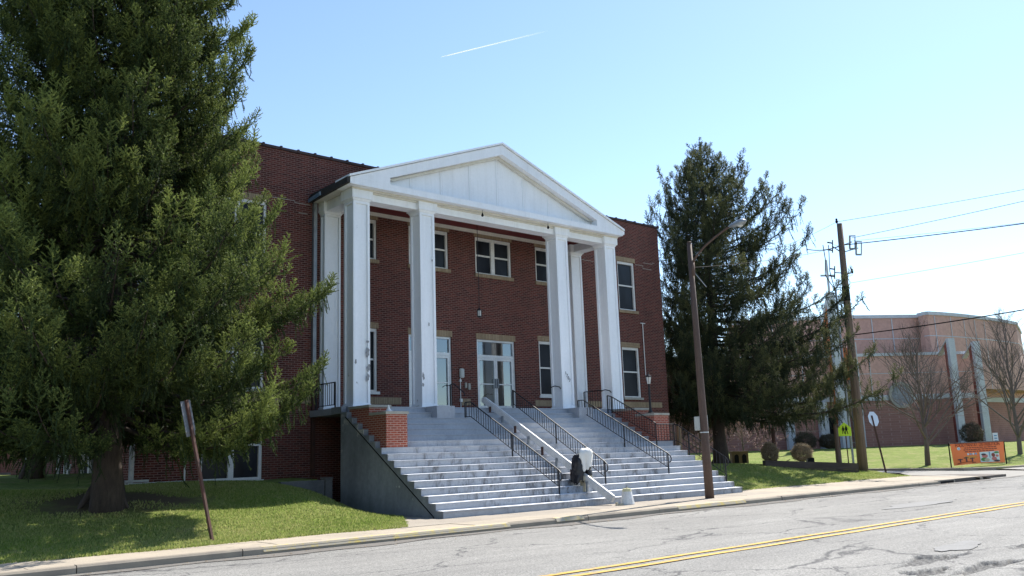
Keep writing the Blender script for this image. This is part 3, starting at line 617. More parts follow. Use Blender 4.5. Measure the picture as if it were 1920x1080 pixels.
m = MB(); m.prism([(PX0+.3, 0, PZB+.207), (PX1-.3, 0, PZB+.207), (PXM, 0, PZT-.12)], (0, .06, 0)); build('tympanum', m, 'white_paint', ped_o)
m = MB()
for k in range(-4, 5):
    x = PXM+k*1.235; h = (PZT-th-.06)-abs(k*1.235)*(PZT-th-PZB-.44)/(PXM-PX0-1.45)
    if h > PZB+.3:
        m = MB(); m.box(x-.035, x+.035, -.014, -.001, PZB+.209, h); build('batten', m, 'white_paint', ped_o)
        m = MB(); m.box(x+.036, x+.046, -.004, -.001, PZB+.209, h-.02); build('panel_gap', m, 'coping_conc', ped_o)
# portico roof behind the pediment
m = MB()
for s, xe in ((1, PX0), (-1, PX1)):
    m.prism([(xe-s*.03, .492, PZB+.21), (PXM, .492, PZT+.02), (PXM, .492, PZT+.075), (xe-s*.03, .492, PZB+.265)], (0, FY-.5, 0))
build('portico_roof', m, 'roof_dark', bld)
m = MB(); m.box(PX0+.02, PX0+.45, -.0, FY-.004, 9.902, 9.95); build('eave_soffit', m, 'cream_paint', bld); m = MB(); m.box(PX1-.45, PX1-.02, .0, FY-.004, 9.902, 9.95); build('eave_soffit', m, 'cream_paint', bld)
g = MB(); g.prism([(PX0-.09, -.34, 9.93), (PX0+.015, -.34, 9.93), (PX0+.015, -.34, 10.13), (PX0-.11, -.34, 10.10)], (0, FY+.30, -.06)); build('gutter', g, 'roof_dark', bld)
g = MB(); g.prism([(PX0-.15, 1.35, 9.90), (PX0+.1, 1.35, 10.02), (PX0+.1, 1.35, 10.16), (PX0-.16, 1.35, 10.02)], (.02, .82, -.04)); build('flashing', g, 'flashing', bld)
g = MB(); g.prism([(PX1-.015, -.34, 9.95), (PX1+.10, -.34, 9.97), (PX1+.11, -.34, 10.09), (PX1-.015, -.34, 10.10)], (0, FY+.3, 0)); build('gutter', g, 'white_paint', bld)
# small bulbs hanging below the fascia
for x in (5.0, 8.1):
    m = MB(); m.tube([(x, -.2, 9.90), (x, -.2, 9.80)], .006, 5); m.lathe((x, -.2, 9.66), [(0, .006), (.03, .045), (.09, .035), (.14, .012)], 8); build('bulb_socket', m, 'black', bld)
# house number 1707 stepping down the third column
def text_obj(s, size, mat, parent, M, ext=.004, name='number'):
    cu = bpy.data.curves.new(name, 'FONT'); cu.body = s; cu.size = size; cu.extrude = ext; cu.align_x = 'CENTER'; cu.align_y = 'CENTER'
    tmp = bpy.data.objects.new(name, cu); COL.objects.link(tmp); dg = bpy.context.evaluated_depsgraph_get()
    me = bpy.data.meshes.new_from_object(tmp.evaluated_get(dg)); bpy.data.objects.remove(tmp)
    off = wloc(parent) if parent else Vector((0, 0, 0)); me.transform(Matrix.Translation(-off) @ M); me.materials.clear(); me.materials.append(MATS[mat]); return link(name, me, parent)
RX = Matrix.Rotation(rad(90), 4, 'X')
for k, ch in enumerate('1707'):
    text_obj(ch, .165, 'iron', bld, Matrix.Translation((CX[2]+.20+.062*k, -.006, 4.36-.088*k)) @ RX, name='house_number')

# ------------------------------------------------------------------ stairs
T_, R_, Y0 = .3123, .18, -.2441
zt = lambda k: 3.06-R_*k
yn = lambda k: Y0-T_*k
st = thing('front_stairs', (5.6, -2.6, 0), 'broad flight of white painted concrete steps up to the portico', 'stairs')
SXL, SXR = -.5367, 11.7315; FL0, FL1, FR0, FR1 = -.38, .31, 10.78, 11.57
m = MB(); mt = MB(); rg = random.Random(8)
for k in range(0, 17):
    x0, x1 = (SXL, SXR) if k >= 7 else (FL1-.02, FR0+.02)
    nx = 24; xs_ = np.linspace(x0, x1, nx+1)
    for a, b in zip(xs_[:-1], xs_[1:]):   # slightly uneven nosing
        da, db = [.005*math.sin(v*1.3+k)+.0015*math.sin(v*5.1+2*k) for v in (a, b)]; za, zb = [.005*math.sin(v*.9+k*1.7) for v in (a, b)]
        y0 = yn(k); yb = y0+T_+.02 if k else .0
        z = zt(k); zl = z-R_-.01
        mt.quad((a, y0-.018+da, z-.006+za), (b, y0-.018+db, z-.006+zb), (b, yb, z+zb), (a, yb, z+za))            # tread
        m.quad((a, y0-.018+da, z-.006+za), (b, y0-.018+db, z-.006+zb), (b, y0-.018+db, z-.035+zb), (a, y0-.018+da, z-.035+za))  # nosing
        m.quad((a, y0-.018+da, z-.035+za), (b, y0-.018+db, z-.035+zb), (b, y0, z-.045), (a, y0, z-.045))
        m.quad((a, y0, z-.045), (b, y0, z-.045), (b, y0, zl), (a, y0, zl))
build('risers', m, 'step_paint', st); build('treads', mt, 'tread_sunlit', st)
m = MB(); m.box(-.30, 12.1, Y0+.005, FY-.005, 2.86, 3.058); build('landing', m, 'step_paint', st)
m = MB()   # stepped concrete cheeks at both ends
for xs0, xs1 in ((SXL-.012, SXL-.001), (SXR+.001, SXR+.012)):
    poly = [(xs0, Y0, -.15)]; poly.append((xs0, Y0, 3.055))
    for k in range(0, 17): poly += [(xs0, yn(k)-.012, zt(k)-.008), (xs0, yn(k)-.012, zt(k)-R_-.008)]
    poly[-1] = (xs0, yn(16)-.012, -.15); m = MB(); m.prism(poly, (xs1-xs0, 0, 0)); build('cheek_wall', m, 'cheek_conc', st)
for x0_, x1_ in ((SXL, FL0-.002), (FR1+.002, SXR)):
    m = MB()
    for k in range(0, 7): m.box(x0_, x1_, yn(k), yn(k)+T_ + (.3 if k == 0 else 0), zt(k)-R_*1.2, zt(k)-.012)
    build('outer_steps', m, 'step_raw', st)
m = MB(); m.box(SXL+.002, SXR-.002, Y0-.02, Y0+.05, -.15, 2.85); build('back_wall', m, 'cheek_conc', st)
m = MB()   # diagonal groove cast into the left cheek
a, b = Vector((SXL-.016, -.49, 2.73)), Vector((SXL-.016, -4.88, .02)); m.tube([a, b], .016, 6); build('groove', m, 'black', st)
m = MB()
for x in CX[1:3]: m = MB(); m.box(x-.05, x+W+.05, yn(2)+.004, -.002, zt(2)-.2, 3.061); build('column_plinth', m, 'step_paint', st)
for x in (CX[0], CX[3]): m = MB(); m.box(x-.05, x+W+.05, -.40, -.002, 2.86, 3.061); build('column_plinth', m, 'step_paint', st)
def flank(x0, x1, label):
    t = thing('brick_pier', ((x0+x1)/2, -1.4, 1.6), label, 'brick pier', 'brick piers flanking the stairs')
    m = MB(); m.prism([(x0, -2.43, 1.75), (x0, -2.43, 2.70), (x0, -1.53, 2.70), (x0, -1.53, 2.94), (x0, -.42, 2.94), (x0, -.42, 1.75)], (x1-x0, 0, 0)); build('pier_wall', m, 'brick_new', t)
    m = MB(); m.box(x0-.035, x1+.035, -2.47, -1.56, 2.702, 2.785); build('coping', m, 'coping_conc', t, bevel=.008)
    m = MB(); m.box(x0-.035, x1+.035, -1.57, -.42, 2.942, 3.02); build('coping', m, 'coping_conc', t, bevel=.008); return t
flank(FL0, FL1, 'left brick pier beside the steps, with an empty lamp base on it')
flank(FR0, FR1, 'right brick pier beside the steps, carrying a black lamp post')
m = MB(); c = Vector((-.03, -2.0, 2.787)); m.lathe(c, [(0, .12), (.03, .115), (.05, .06), (.13, .035), (.2, .015)], 10); m.tube([c+Vector((0, 0, .1)), c+Vector((.12, .02, .02))], .02, 5)
tag(build('lamp_base', m, 'plastic_white', base=c), 'broken white lamp base left on top of the brick pier', 'lamp base')
c = Vector((11.17, -1.95, 2.787))
pl = thing('post_lamp', c, 'small black lantern post standing on the right brick pier', 'lamp post')
m = MB(); m.lathe(c, [(0, .15), (.03, .15), (.05, .09), (.12, .06), (.2, .045), (.95, .038), (1.0, .05), (1.03, .03), (1.08, .045)], 10); build('post', m, 'iron', pl)
m = MB(); m.lathe(c, [(1.08, .055), (1.10, .06), (1.30, .095), (1.32, .1)], 8); build('glass', m, 'lamp_glass', pl)
m = MB(); m.lathe(c, [(1.321, .12), (1.35, .115), (1.42, .05), (1.46, .02), (1.50, .028), (1.53, .005)], 8)
for k in range(4):
    q = math.pi/4+k*math.pi/2; m.tube([c+Vector((.06*math.cos(q), .06*math.sin(q), 1.09)), c+Vector((.1*math.cos(q), .1*math.sin(q), 1.33))], .01, 4)
build('lantern_cap', m, 'iron', pl)
# hanging porch lantern
c = Vector((5.55, .82, 6.30)); ln = thing('porch_lantern', c, 'dark cylinder lantern hanging on a long chain in the portico', 'lantern')
m = MB(); m.tube([c+Vector((0, 0, .32)), (c.x, c.y, 9.93)], .012, 5); build('chain', m, 'iron', ln)
m = MB(); m.lathe(c, [(0, .05), (.02, .085), (.04, .08)], 8); m.lathe(c, [(.24, .08), (.26, .09), (.30, .04), (.36, .015)], 8)
for k in range(6): q = k*math.pi/3; m.tube([c+Vector((.08*math.cos(q), .08*math.sin(q), .03)), c+Vector((.08*math.cos(q), .08*math.sin(q), .25))], .008, 4)
build('cage', m, 'iron', ln); m = MB(); m.lathe(c, [(.041, .062), (.239, .062)], 10); build('glass', m, 'lamp_glass', ln)

# ------------------------------------------------------------------ iron railings
def railing(name, pts, h, label, group=None, posts=None, scroll=None, lowgap=.10, step=.125, panel=True, cat='handrail'):
    """pts: foot line (on the nosings); rail h above it"""
    pts = [Vector(p) for p in pts]; t = thing(name, pts[0], label, cat, group); U = Vector((0, 0, 1))
    top = [p+U*h for p in pts]; bot = [p+U*lowgap for p in pts]
    tp = list(top)
    if scroll: 
        d = (top[-1]-top[-2]).normalized(); e = top[-1]; tp += [e+d*.10-U*.03, e+d*.14-U*.10, e+d*.12-U*.20, e+d*.05-U*.27]
    m = MB(); m.tube(tp, .019, 6); build('top_rail', m, 'iron', t)
    m = MB(); m.tube(bot, .013, 5); build('bottom_rail', m, 'iron', t)
    for (p, z0) in posts:
        p = Vector(p); m = MB(); m.box(p.x-.017, p.x+.017, p.y-.017, p.y+.017, z0, p.z+h-.008); build('post', m, 'iron', t)
    m = MB(); q = 0
    for a, b in zip(pts[:-1], pts[1:]):
        n = max(1, int((b-a).length/step))
        for k in range(n):
            c = a.lerp(b, (k+.5)/n); m.box(c.x-.007, c.x+.007, c.y-.007, c.y+.007, c.z+lowgap+.002, c.z+h-.012)
            if panel and q % 9 == 4:
                for zz, r in ((.24, .035), (.33, .03), (.42, .035)): m.tube([c+Vector((.02, r*math.cos(w), zz+r*math.sin(w))) for w in np.linspace(0, 6.28, 9)], .006, 4)
            q += 1
    build('baluster_panel', m, 'iron', t); return t
def stair_rail(x0, x1, ya, yb, k_top_flat, label, h=.56, xmid=None):
    line = lambda y: 3.06+(y-Y0)/T_*R_
    pa = Vector((x0, ya, line(ya))); pb = Vector((x1, yb, line(yb)))
    pts = [pa, pb]
    if k_top_flat: pts = [Vector((x0, ya+k_top_flat, pa.z)), pa, pb]
    ps = [(pts[0], pts[0].z-.25)] + [(pa.lerp(pb, s), pa.lerp(pb, s).z-.22) for s in (.5,)] + [(pb, pb.z-.24)]
    return railing('handrail', pts, h, label, 'iron handrails on the front stairs', ps, True)
stair_rail(3.65, 3.85, -1.0, -4.75, .28, 'black iron handrail left of the stair lift on the white steps')
stair_rail(6.15, 6.05, -.15, -4.45, 0, 'black iron handrail just right of the stair lift')
stair_rail(8.95, 9.35, -.75, -4.15, .28, 'black iron handrail right of centre, between the stair lift and the brown lamp pole')
pts = [(10.62, -.35, 2.93), (10.62, -.55, 2.88), (10.62, -2.62, 1.80)]
railing('handrail', pts, .62, 'black iron handrail running down against the right brick pier', 'iron handrails on the front stairs', [(pts[0], 2.7), (pts[1], 2.7), (pts[2], 1.62)])
pts = [(10.62, -2.66, 1.70), (11.62, -2.60, 1.70), (11.66, -2.75, 1.66), (11.66, -4.7, .50)]
railing('handrail', pts, .68, 'black iron handrail at the right edge of the steps, below the right brick pier', 'iron handrails on the front stairs', [(pts[1], 1.55), (pts[3], .18), ((11.66, -3.2, 1.40), 1.2)], True, step=.16)
railing('guard_rail', [(-.27, .62, 3.06), (-.27, 1.85, 3.06)], .78, 'short black guard rail between the two left columns on the landing', None, [((-.27, .62, 3.06), 2.95), ((-.27, 1.85, 3.06), 2.95)], cat='guard rail', panel=False)
railing('guard_rail', [(11.6, .62, 3.06), (11.6, 1.85, 3.06)], .80, 'short black guard rail between the two rightmost columns on the landing', None, [((11.6, .62, 3.06), 2.95), ((11.6, 1.85, 3.06), 2.95)], cat='guard rail', panel=False)
# wall-mounted grab rails on the columns and the rail by the left door
def grab(x, y0, y1, z, label):
    m = MB(); m.tube([(x-.055, y1, z), (x-.055, (y0+y1)/2, z+.03), (x-.055, y0+.08, z-.02), (x-.055, y0, z-.10)], .016, 6); m.tube([(x-.055, y1-.08, z), (x+.002, y1-.08, z-.02)], .01, 5); m.tube([(x-.055, y0+.1, z-.02), (x+.002, y0+.1, z-.05)], .01, 5)
    tag(build('grab_rail', m, 'iron', base=(x, y0, z)), label, 'grab rail', 'grab rails on the right columns')
grab(CX[2], .02, .62, 3.88, 'short bent black grab rail on the column with the house number')
grab(CX[3], .02, .62, 3.80, 'short bent black grab rail on the rightmost front column')
pts = [Vector((3.72, .15, 3.06)), Vector((3.72, -.5, 3.06))]
m = MB(); m.box(3.70, 3.74, .13, .17, 3.06, 3.82); m.tube([(3.72, .15, 3.82), (3.72, -.05, 3.84), (3.72, -.6, 3.50), (3.65, -.72, 3.40)], .017, 6); m.tube([(3.72, .15, 3.80), (3.60, .30, 3.80), (3.52, .32, 3.75)], .013, 5)
tag(build('grab_rail', m, 'iron', base=(3.72, .15, 3.06)), 'black rail on a tall post in front of the left door', 'grab rail')

# ------------------------------------------------------------------ stair lift
LX = 5.0
lf = thing('stair_lift', (LX, -5.75, 0), 'white stair lift rail up the middle of the steps, its seat wrapped in plastic', 'stair lift')
a, b = Vector((LX, -5.72, .16)), Vector((LX, -.02, 3.32)); d = (b-a).normalized(); up_ = Vector((1, 0, 0)).cross(d)
m = MB(); m.obox((a+b)/2, d*((b-a).length/2), (.055, 0, 0), up_*.088); m.obox((a+b)/2+up_*.10, d*((b-a).length/2-.01), (.032, 0, 0), up_*.013); m.tube([b-Vector((.06, 0, 0)), b+Vector((.06, 0, 0))], .092, 14); build('rail', m, 'rail_white', lf)
for k in range(1, 16, 2):
    y = yn(k)+.14; z = a.z+(y-a.y)*(b.z-a.z)/(b.y-a.y); m = MB(); m.box(LX-.11, LX-.058, y-.03, y+.03, zt(k), z-.02); m.box(LX-.16, LX+.04, y-.06, y+.06, zt(k)-.004, zt(k)+.012); build('bracket', m, 'post_rust' if k % 4 == 1 else 'galv', lf)
c = a+(b-a)*.20
# wrapped seat: sacks draped over backrest and arms
def drape(c, sx, sy, sz, seed, fold=.18, n=26, mrows=16, flare=.2):
    rg = random.Random(seed); ph = [rg.uniform(0, 6) for _ in range(5)]; mb = MB()
    for j in range(mrows+1):
        v = j/mrows
        for i in range(n):
            q = 2*math.pi*i/n; prof = (.55+.45*math.sin(min(1, v*3.5+.03)*math.pi/2))*(1+flare*(v-.5)) if j else .45
            f = 1+fold*(.5+.5*v)*(.5*math.sin(3*q+ph[0]+v)+.35*math.sin(5*q+ph[1]-2*v)+.25*math.sin(9*q+ph[2])) 
            mb.v.append((c.x+sx*prof*f*math.cos(q)+rg.gauss(0, .007), c.y+sy*prof*f*math.sin(q)+rg.gauss(0, .007), c.z+sz*(1-v)+(.05*math.sin(3*q+ph[3])+.04*math.sin(7*q+ph[4]))*(.3+.7*v)))
    for j in range(mrows):
        for i in range(n): mb.f.append((j*n+i, j*n+(i+1) % n, (j+1)*n+(i+1) % n, (j+1)*n+i))
    mb.f.append(tuple(range(n))); return mb
e = Vector((LX, -4.55, .78))
build('seat_cover', drape(e+Vector((-.16, .02, -.16)), .17, .17, .80, 1, .40), 'plastic_black', lf, True); build('seat_cover', drape(e+Vector((.17, .04, .02)), .18, .17, .68, 2, .40), 'plastic_black', lf, True)
build('seat_cover', drape(e+Vector((.02, -.12, .22)), .19, .15, .60, 5, .5, flare=-.45), 'plastic_white', lf, True)
m = MB(); m.box(e.x-.27, e.x+.31, e.y-.05, e.y+.22, e.z-.02, e.z+.62); build('seat_back', m, 'plastic_black', lf, bevel=.06)
m = MB(); m.box(e.x-.25, e.x+.27, e.y-.16, e.y+.16, e.z-.12, e.z+.04); m.obox(e+Vector((.02, -.02, -.28)), (.10, 0, 0), (0, .10, .03), (0, -.02, .17)); build('seat', m, 'beige', lf, bevel=.03)
m = MB(); m.obox(e+Vector((.05, -.12, -.47)), (.2, 0, 0), (0, .12, 0), (0, 0, .018)); build('footrest', m, 'beige', lf, bevel=.008)
# cone-shaped stump
c = Vector((5.36, -5.92, .002)); st_ = thing('bollard', c, 'weathered cone shaped concrete stump with faded yellow top at the foot of the stairs', 'bollard')
m = MB(); m.lathe(c, [(0, .20), (.02, .205), (.36, .135)], 14); build('body', m, 'rail_white', st_); m = MB(); m.lathe(c, [(.361, .135), (.44, .118), (.445, .10)], 14); m.tube([c+Vector((.02, 0, .44)), c+Vector((.02, 0, .475))], .02, 6); build('top', m, 'yellow_mark', st_)
MATS['yellow_mark'].node_tree.nodes['Principled BSDF'].inputs['Base Color'].default_value = (.54, .50, .30, 1)
# small debris at the rail's foot
m = MB(); m.obox((5.0, -5.95, .03), (.10, .02, 0), (-.01, .06, 0), (0, 0, .02)); m.obox((4.86, -5.98, .05), (.03, 0, 0), (0, .03, 0), (0, 0, .045)); tag(build('rail_foot', m, 'beige', base=(5, -5.95, 0)), 'small rusty bracket lying at the foot of the stair lift rail', 'bracket')

# ------------------------------------------------------------------ retaining wall by the basement, drain pipes
rw = thing('retaining_wall', (-.7, .4, .2), 'low grey concrete retaining wall by the passage under the landing', 'wall')
m = MB(); m.box(-2.15, -.79, .30, .46, .1, .95); build('wall_face', m, 'retain_conc', rw); m = MB(); m.box(-.79, -.57, .22, .50, .0, .985); m.box(-.81, -.55, .20, .52, .985, 1.02); build('end_post', m, 'retain_conc', rw)
m = MB(); m.tube([(-4.22, 2.1, 1.85), (-4.22, 2.1, 1.09), (-4.24, 2.06, 1.06), (-5.8, 1.95, 1.05)], .025, 6); tag(build('drain_pipe', m, 'white_pvc', base=(-4.22, 2.1, 1.05)), 'thin white drain pipe bent along the foot of the brick wall', 'pipe')
m = MB(); m.box(-5.95, -5.35, 1.62, 1.74, 1.10, 1.16); m.obox((-6.2, 1.5, 1.07), (.2, -.12, 0), (.02, .04, 0), (0, 0, .02)); tag(build('splash_block', m, 'galv', base=(-5.7, 1.7, 1.1)), 'loose piece of downspout lying by the building corner', 'gutter piece')
c = Vector((-5.9, 7.6, 1.32)); m = MB(); m.tube([c, c+Vector((0, 0, .12)), c+Vector((.04, -.06, .22)), c+Vector((.02, -.12, .30)), c+Vector((.0, -.22, .32)), c+Vector((0, -.28, .28))], [.05, .05, .035, .03, .028, .012], 8); tag(build('garden_heron', m, 'white_pvc', base=c), 'white curved heron shaped ornament by the side wall', 'ornament')

# ------------------------------------------------------------------ pinkish brick house far left
nb = thing('brick_house', (-9, 26, 1), 'pinkish brick building far left behind the spruces', 'building')
m = MB(); holed_wall(m, -26, 8, .8, 7.5, [(-4.2, -3.3, 3.2, 4.8), (-8.0, -6.8, 2.6, 4.2), (-11.5, -10.2, 2.6, 4.2)], lambda a, d, z: (a, 24+d, z), .2); m.quad((8, 24, .8), (8, 34, .8), (8, 34, 7.5), (8, 24, 7.5)); build('wall', m, 'brick_pink', nb)
m = MB(); m.prism([(-26.3, 23.7, 7.5), (-26.3, 29, 9.6), (-26.3, 34.3, 7.5)], (34.6, 0, 0)); build('roof', m, 'roof_dark', nb)
for a, b in ((-8.0, -6.8), (-11.5, -10.2)): window(a, b, 2.6, 4.2, lambda p, d, z: (p, 24+d, z), 1, True, 'frame_white', nb)
window(-4.2, -3.3, 3.2, 4.8, lambda p, d, z: (p, 24+d, z), 1, True, 'frame_white', nb)
m = MB(); m.box(-26, 8.05, 23.93, 23.995, .8, 1.45); build('plinth', m, 'retain_conc', nb)

# ------------------------------------------------------------------ street furniture
# leaning sign, left lawn
b0, b1 = Vector((-6.42, -5.7, -.2)), Vector((-7.07, -5.68, 2.78)); dz = (b1-b0).normalized()
sg = thing('street_sign', (-6.42, -5.7, 0), 'leaning rusty post with two grey sign plates seen from behind', 'sign')
m = MB(); sx = Vector((.82, .57, 0)).normalized(); sx = (sx-dz*sx.dot(dz)).normalized(); sn = dz.cross(sx)
m.obox((b0+b1)/2, dz*((b1-b0).length/2), sx*.035, sn*.008); m.obox((b0+b1)/2+sx*.03+sn*.018, dz*((b1-b0).length/2), sx*.006, sn*.018); m.obox((b0+b1)/2-sx*.03+sn*.018, dz*((b1-b0).length/2), sx*.006, sn*.018); build('post', m, 'post_rust', sg)
pc = b1-dz*.26; nb_ = -sn if sn.dot(CAM-pc) > 0 else sn
m = MB(); m.obox(pc+nb_*.045-dz*.06, dz*.31, sx*.165, sn*.004); build('sign_plate', m, 'sign_back', sg, bevel=.002); m = MB(); m.obox(pc+nb_*.055-dz*.33, dz*.13, sx*.15, sn*.004); build('sign_plate', m, 'retain_conc', sg)
# street lamp
c = Vector((8.61, -6.29, 0)); sl_ = thing('street_lamp', c, 'brown street lamp pole with a curved arm standing on the sidewalk', 'street lamp')
top = Vector((8.55, -6.26, 7.94)); m = MB(); m.tube([c, c.lerp(top, .2), c.lerp(top, .6), top], [.14, .125, .10, .075], 12); m.tube([top, top+Vector((0, 0, .03))], [.085, .06], 12); build('pole', m, 'pole_brown', sl_, True)
arm = [Vector((8.55, -6.32, 7.25)), Vector((8.55, -6.5, 7.45)), Vector((8.55, -6.85, 7.70)), Vector((8.55, -7.25, 7.90)), Vector((8.55, -7.65, 8.06)), Vector((8.55, -7.9, 8.14))]
m = MB(); m.tube(arm, .035, 8); m.tube([arm[0], arm[0]-Vector((0, .02, .25))], .03, 6); m.box(8.5, 8.6, -6.38, -6.26, 6.85, 7.32); build('arm', m, 'pole_brown', sl_, True)
m = MB(); hc = Vector((8.55, -7.8, 8.12)); hd = Vector((0, -1, .10)).normalized(); m.tube([hc, hc+hd*.05, hc+hd*.2, hc+hd*.40, hc+hd*.55, hc+hd*.64], [.03, .06, .085, .125, .10, .03], 12)
for i, v in enumerate(m.v): m.v[i] = (v[0], v[1], 8.12+(v[2]-8.12)*.85)
build('lamp_head', m, 'galv', sl_, True); m = MB(); m.lathe(hc+hd*.42-Vector((0, 0, .14)), [(0, .03), (.03, .08), (.06, .095)], 12); build('lens', m, 'lamp_glass', sl_, True)
z = 2.05
m = MB(); m.box(8.62, 8.92, -6.20, -6.10, z-.02, z+.45); m.box(8.42, 8.46, -6.25, -6.05, z-.02, z+.40); build('meter_box', m, 'meter_grey', sl_, bevel=.01)
m = MB(); m.lathe((8.59, -6.283, z-.10), [(0, .133), (.03, .133)], 12); m.tube([(8.72, -6.2, z-.02), (8.72, -6.25, z-.5)], .02, 6); build('strap', m, 'alu', sl_)
m = MB(); m.box(8.70, 8.727, -6.33, -6.25, z-.85, z-.32); build('marker_tag', m, 'yellow_green', sl_); m.f and None
MATS['tag_yellow'] = plain('tag_yellow', (.75, .55, .03), .5); bpy.data.objects['marker_tag'].data.materials[0] = MATS['tag_yellow']
m = MB(); m.tube([(8.6, -6.35, 6.95), (8.7, -6.45, 6.75), (8.95, -6.5, 6.5)], .013, 5); build('loose_wire', m, 'galv', sl_)

# utility pole
UB = Vector((26.71, -1.46, -.1)); UD = 42.76
up_ = thing('utility_pole', UB, 'tall wooden utility pole with insulators and cable risers by the side street', 'utility pole')
UT = Vector((26.80, -1.54, 12.3)); m = MB(); m.tube([UB, UB.lerp(UT, .3), UB.lerp(UT, .7), UT], [.24, .21, .165, .135], 12); build('pole', m, 'wood_pole', up_, True)
zb = at(1588, 550, UD).z; m = MB(); m.lathe((26.77, -1.51, zb-.38), [(0, .186), (.72, .180)], 12); build('band', m, 'black', up_)
U = lambda x, y, d=0: at(x, y, UD+d)
m = MB(); cd = [U(1603, 876), U(1600, 800), U(1595, 720), U(1589, 650), U(1581, 600), U(1573, 546)]
cd = [Vector((26.71, -1.46, 0))-CR*.42+Vector((0, 0, h)) for h in (-.05, 2, 4, 6, 8.95)]; m.tube(cd, .055, 8); build('conduit', m, 'galv', up_)
m = MB()
for h in (1.5, 4, 6.4, 7.9): p = Vector((26.71, -1.46, h)); m.tube([p-CR*.42, p], .018, 5)
p = Vector((26.71, -1.46, 7.1)); m.tube([p-CR*.75, p-CR*.1], .02, 5); build('standoff', m, 'galv', up_)
def hook(pts, r, name, mat='black'): m = MB(); m.tube(pts, r, 6); return build(name, m, mat, up_)
e = cd[-1]
hook([e, e-CR*.2+CU*.25, e-CR*.5+CU*.7, e-CR*.5+CU*1.5, e-CR*.62+CU*2.2], .02, 'riser_cable'); hook([e, e+CU*.3-CR*.12, e+CU*.9-CR*.28, e+CU*1.8-CR*.32, e+CU*2.2-CR*.35], .02, 'riser_cable'); hook([e, e+CU*.25+CR*.1, e+CU*.5+CR*.3], .02, 'riser_cable')
def bracket(p0, p1, kind, h=.0):
    p0, p1 = U(*p0), U(*p1); m = MB(); m.tube([p0, p1], .028, 6); b = build('bracket_arm', m, 'galv', up_)
    m = MB()
    if kind == 'insul': m.lathe(p1-CU*.05, [(0, .03), (.05, .07), (.08, .04), (.12, .085), (.16, .04), (.22, .06), (.26, .02)], 8)
    if kind == 'stack': m.tube([p1-CU*.32, p1+CU*.32], .028, 8); m.tube([p1-CU*.2, p1-CU*.16-CR*.26], .036, 8); m.tube([p1+CU*.16, p1+CU*.2-CR*.26], .036, 8)
    if kind == 'cutout': m.obox(p1-CR*.10, CR*.035, CU*.33, _f*.035); m.obox(p1+CR*.16-CU*.03, CR*.022, CU*.28, _f*.02); m.obox(p1+CU*.31+CR*.03, CR*.15, CU*.03, _f*.03); m.obox(p1-CU*.33+CR*.03, CR*.14, CU*.045, _f*.035)
    return build('insulator' if kind != 'cutout' else 'fuse_cutout', m, 'black' if kind != 'cutout' else 'galv', b)
bracket((1577, 473), (1561, 462), 'stack'); bracket((1582, 459), (1597, 454), 'cutout'); bracket((1584, 472), (1609, 465), 'cutout'); bracket((1580, 512), (1565, 511), 'stack', ); bracket((1588, 514), (1598, 511), 'insul'); bracket((1572, 425), (1569, 417), 'insul')
# overhead wires
def wire(pts, r, label, mat='black', sag=.15):
    P = [Vector(p) for p in pts]; q = []
    for a, b in zip(P[:-1], P[1:]):
        for k in range(13):
            s = k/12; q.append(a.lerp(b, s)-Vector((0, 0, sag*4*s*(1-s))))
    m = MB(); m.tube(q, r, 5); return tag(build('overhead_wire', m, mat, base=P[0]), label, 'wire', 'overhead wires at the utility pole')
def far(px, py, D): return at(px, py, D)
wire([U(1569, 416), far(2420, 255, 37)], .012, 'topmost thin wire leaving the utility pole top to the right', 'galv')
wire([U(1597, 446), far(2420, 255, 34)], .014, 'second thin wire from the upper fuse cutout to the right', 'galv')
wire([U(1560, 458), U(1597, 452), far(2420, 350, 38)], .009, 'faint thin wire just above the twisted cable', 'galv')
wire([U(1512, 467, 6), U(1577, 460), far(2420, 345, 36)], .024, 'dark twisted cable running right from the middle of the utility pole', 'black')
wire([U(1592, 531), far(2420, 372, 38)], .010, 'faint lower wire from below the insulators to the right', 'galv')
wire([U(1600, 628), far(1919, 581, 37), far(2420, 508, 32)], .026, 'thick black service cable sagging in front of the church', 'black', .05)
wire([Vector((8.56, -6.33, 7.12)), U(1577, 462)], .009, 'thin wire from the street lamp to the utility pole', 'black')
wire([U(1569, 416), U(1440, 470, 22)], .010, 'thin wire from the utility pole top to behind the right spruce', 'galv')
# brown stub post, school sign, stop sign, small sign
c = at(1574, 873, 41.5); m = MB(); m.tube([c-Vector((0, 0, .4)), c+Vector((0, 0, .75))], .13, 10); m.tube([c+Vector((0, 0, .75)), c+Vector((0, 0, 1.9))], .10, 10); tag(build('wooden_post', m, 'pole_brown', base=c), 'stout brown wooden post beside the yellow school sign', 'post')
c = at(1592, 876, 42.3); t_ = at(1582, 795, 42.3); sc = thing('school_sign', c, 'fluorescent yellow pentagon school crossing sign on a thin post', 'sign')
m = MB(); m.tube([c-Vector((0, 0, .3)), Vector((c.x, c.y, t_.z))], .03, 6); build('post', m, 'post_rust', sc)
sr = CR.copy(); sr.z = 0; sr.normalize(); sN = Vector((sr.y, -sr.x, 0)); 
if sN.dot(CAM-c) < 0: sN = -sN
o = at(1583.5, 806, 42.2); Zv = Vector((0, 0, 1)); sr2 = (sr*.80+sN*.25).normalized(); sn2 = sr2.cross(Zv); sn2 = sn2 if sn2.dot(CAM-o) > 0 else -sn2
def poly2(mb, pts, d=0, th=.004): mb.prism([o+sn2*d+sr2*x+Zv*y for x, y in pts], sn2*th)
m = MB(); S = .29; poly2(m, [(-S, -S), (S, -S), (S, S*.35), (0, S*1.22), (-S, S*.35)], 0); build('sign_plate', m, 'yellow_green', sc)
m = MB()
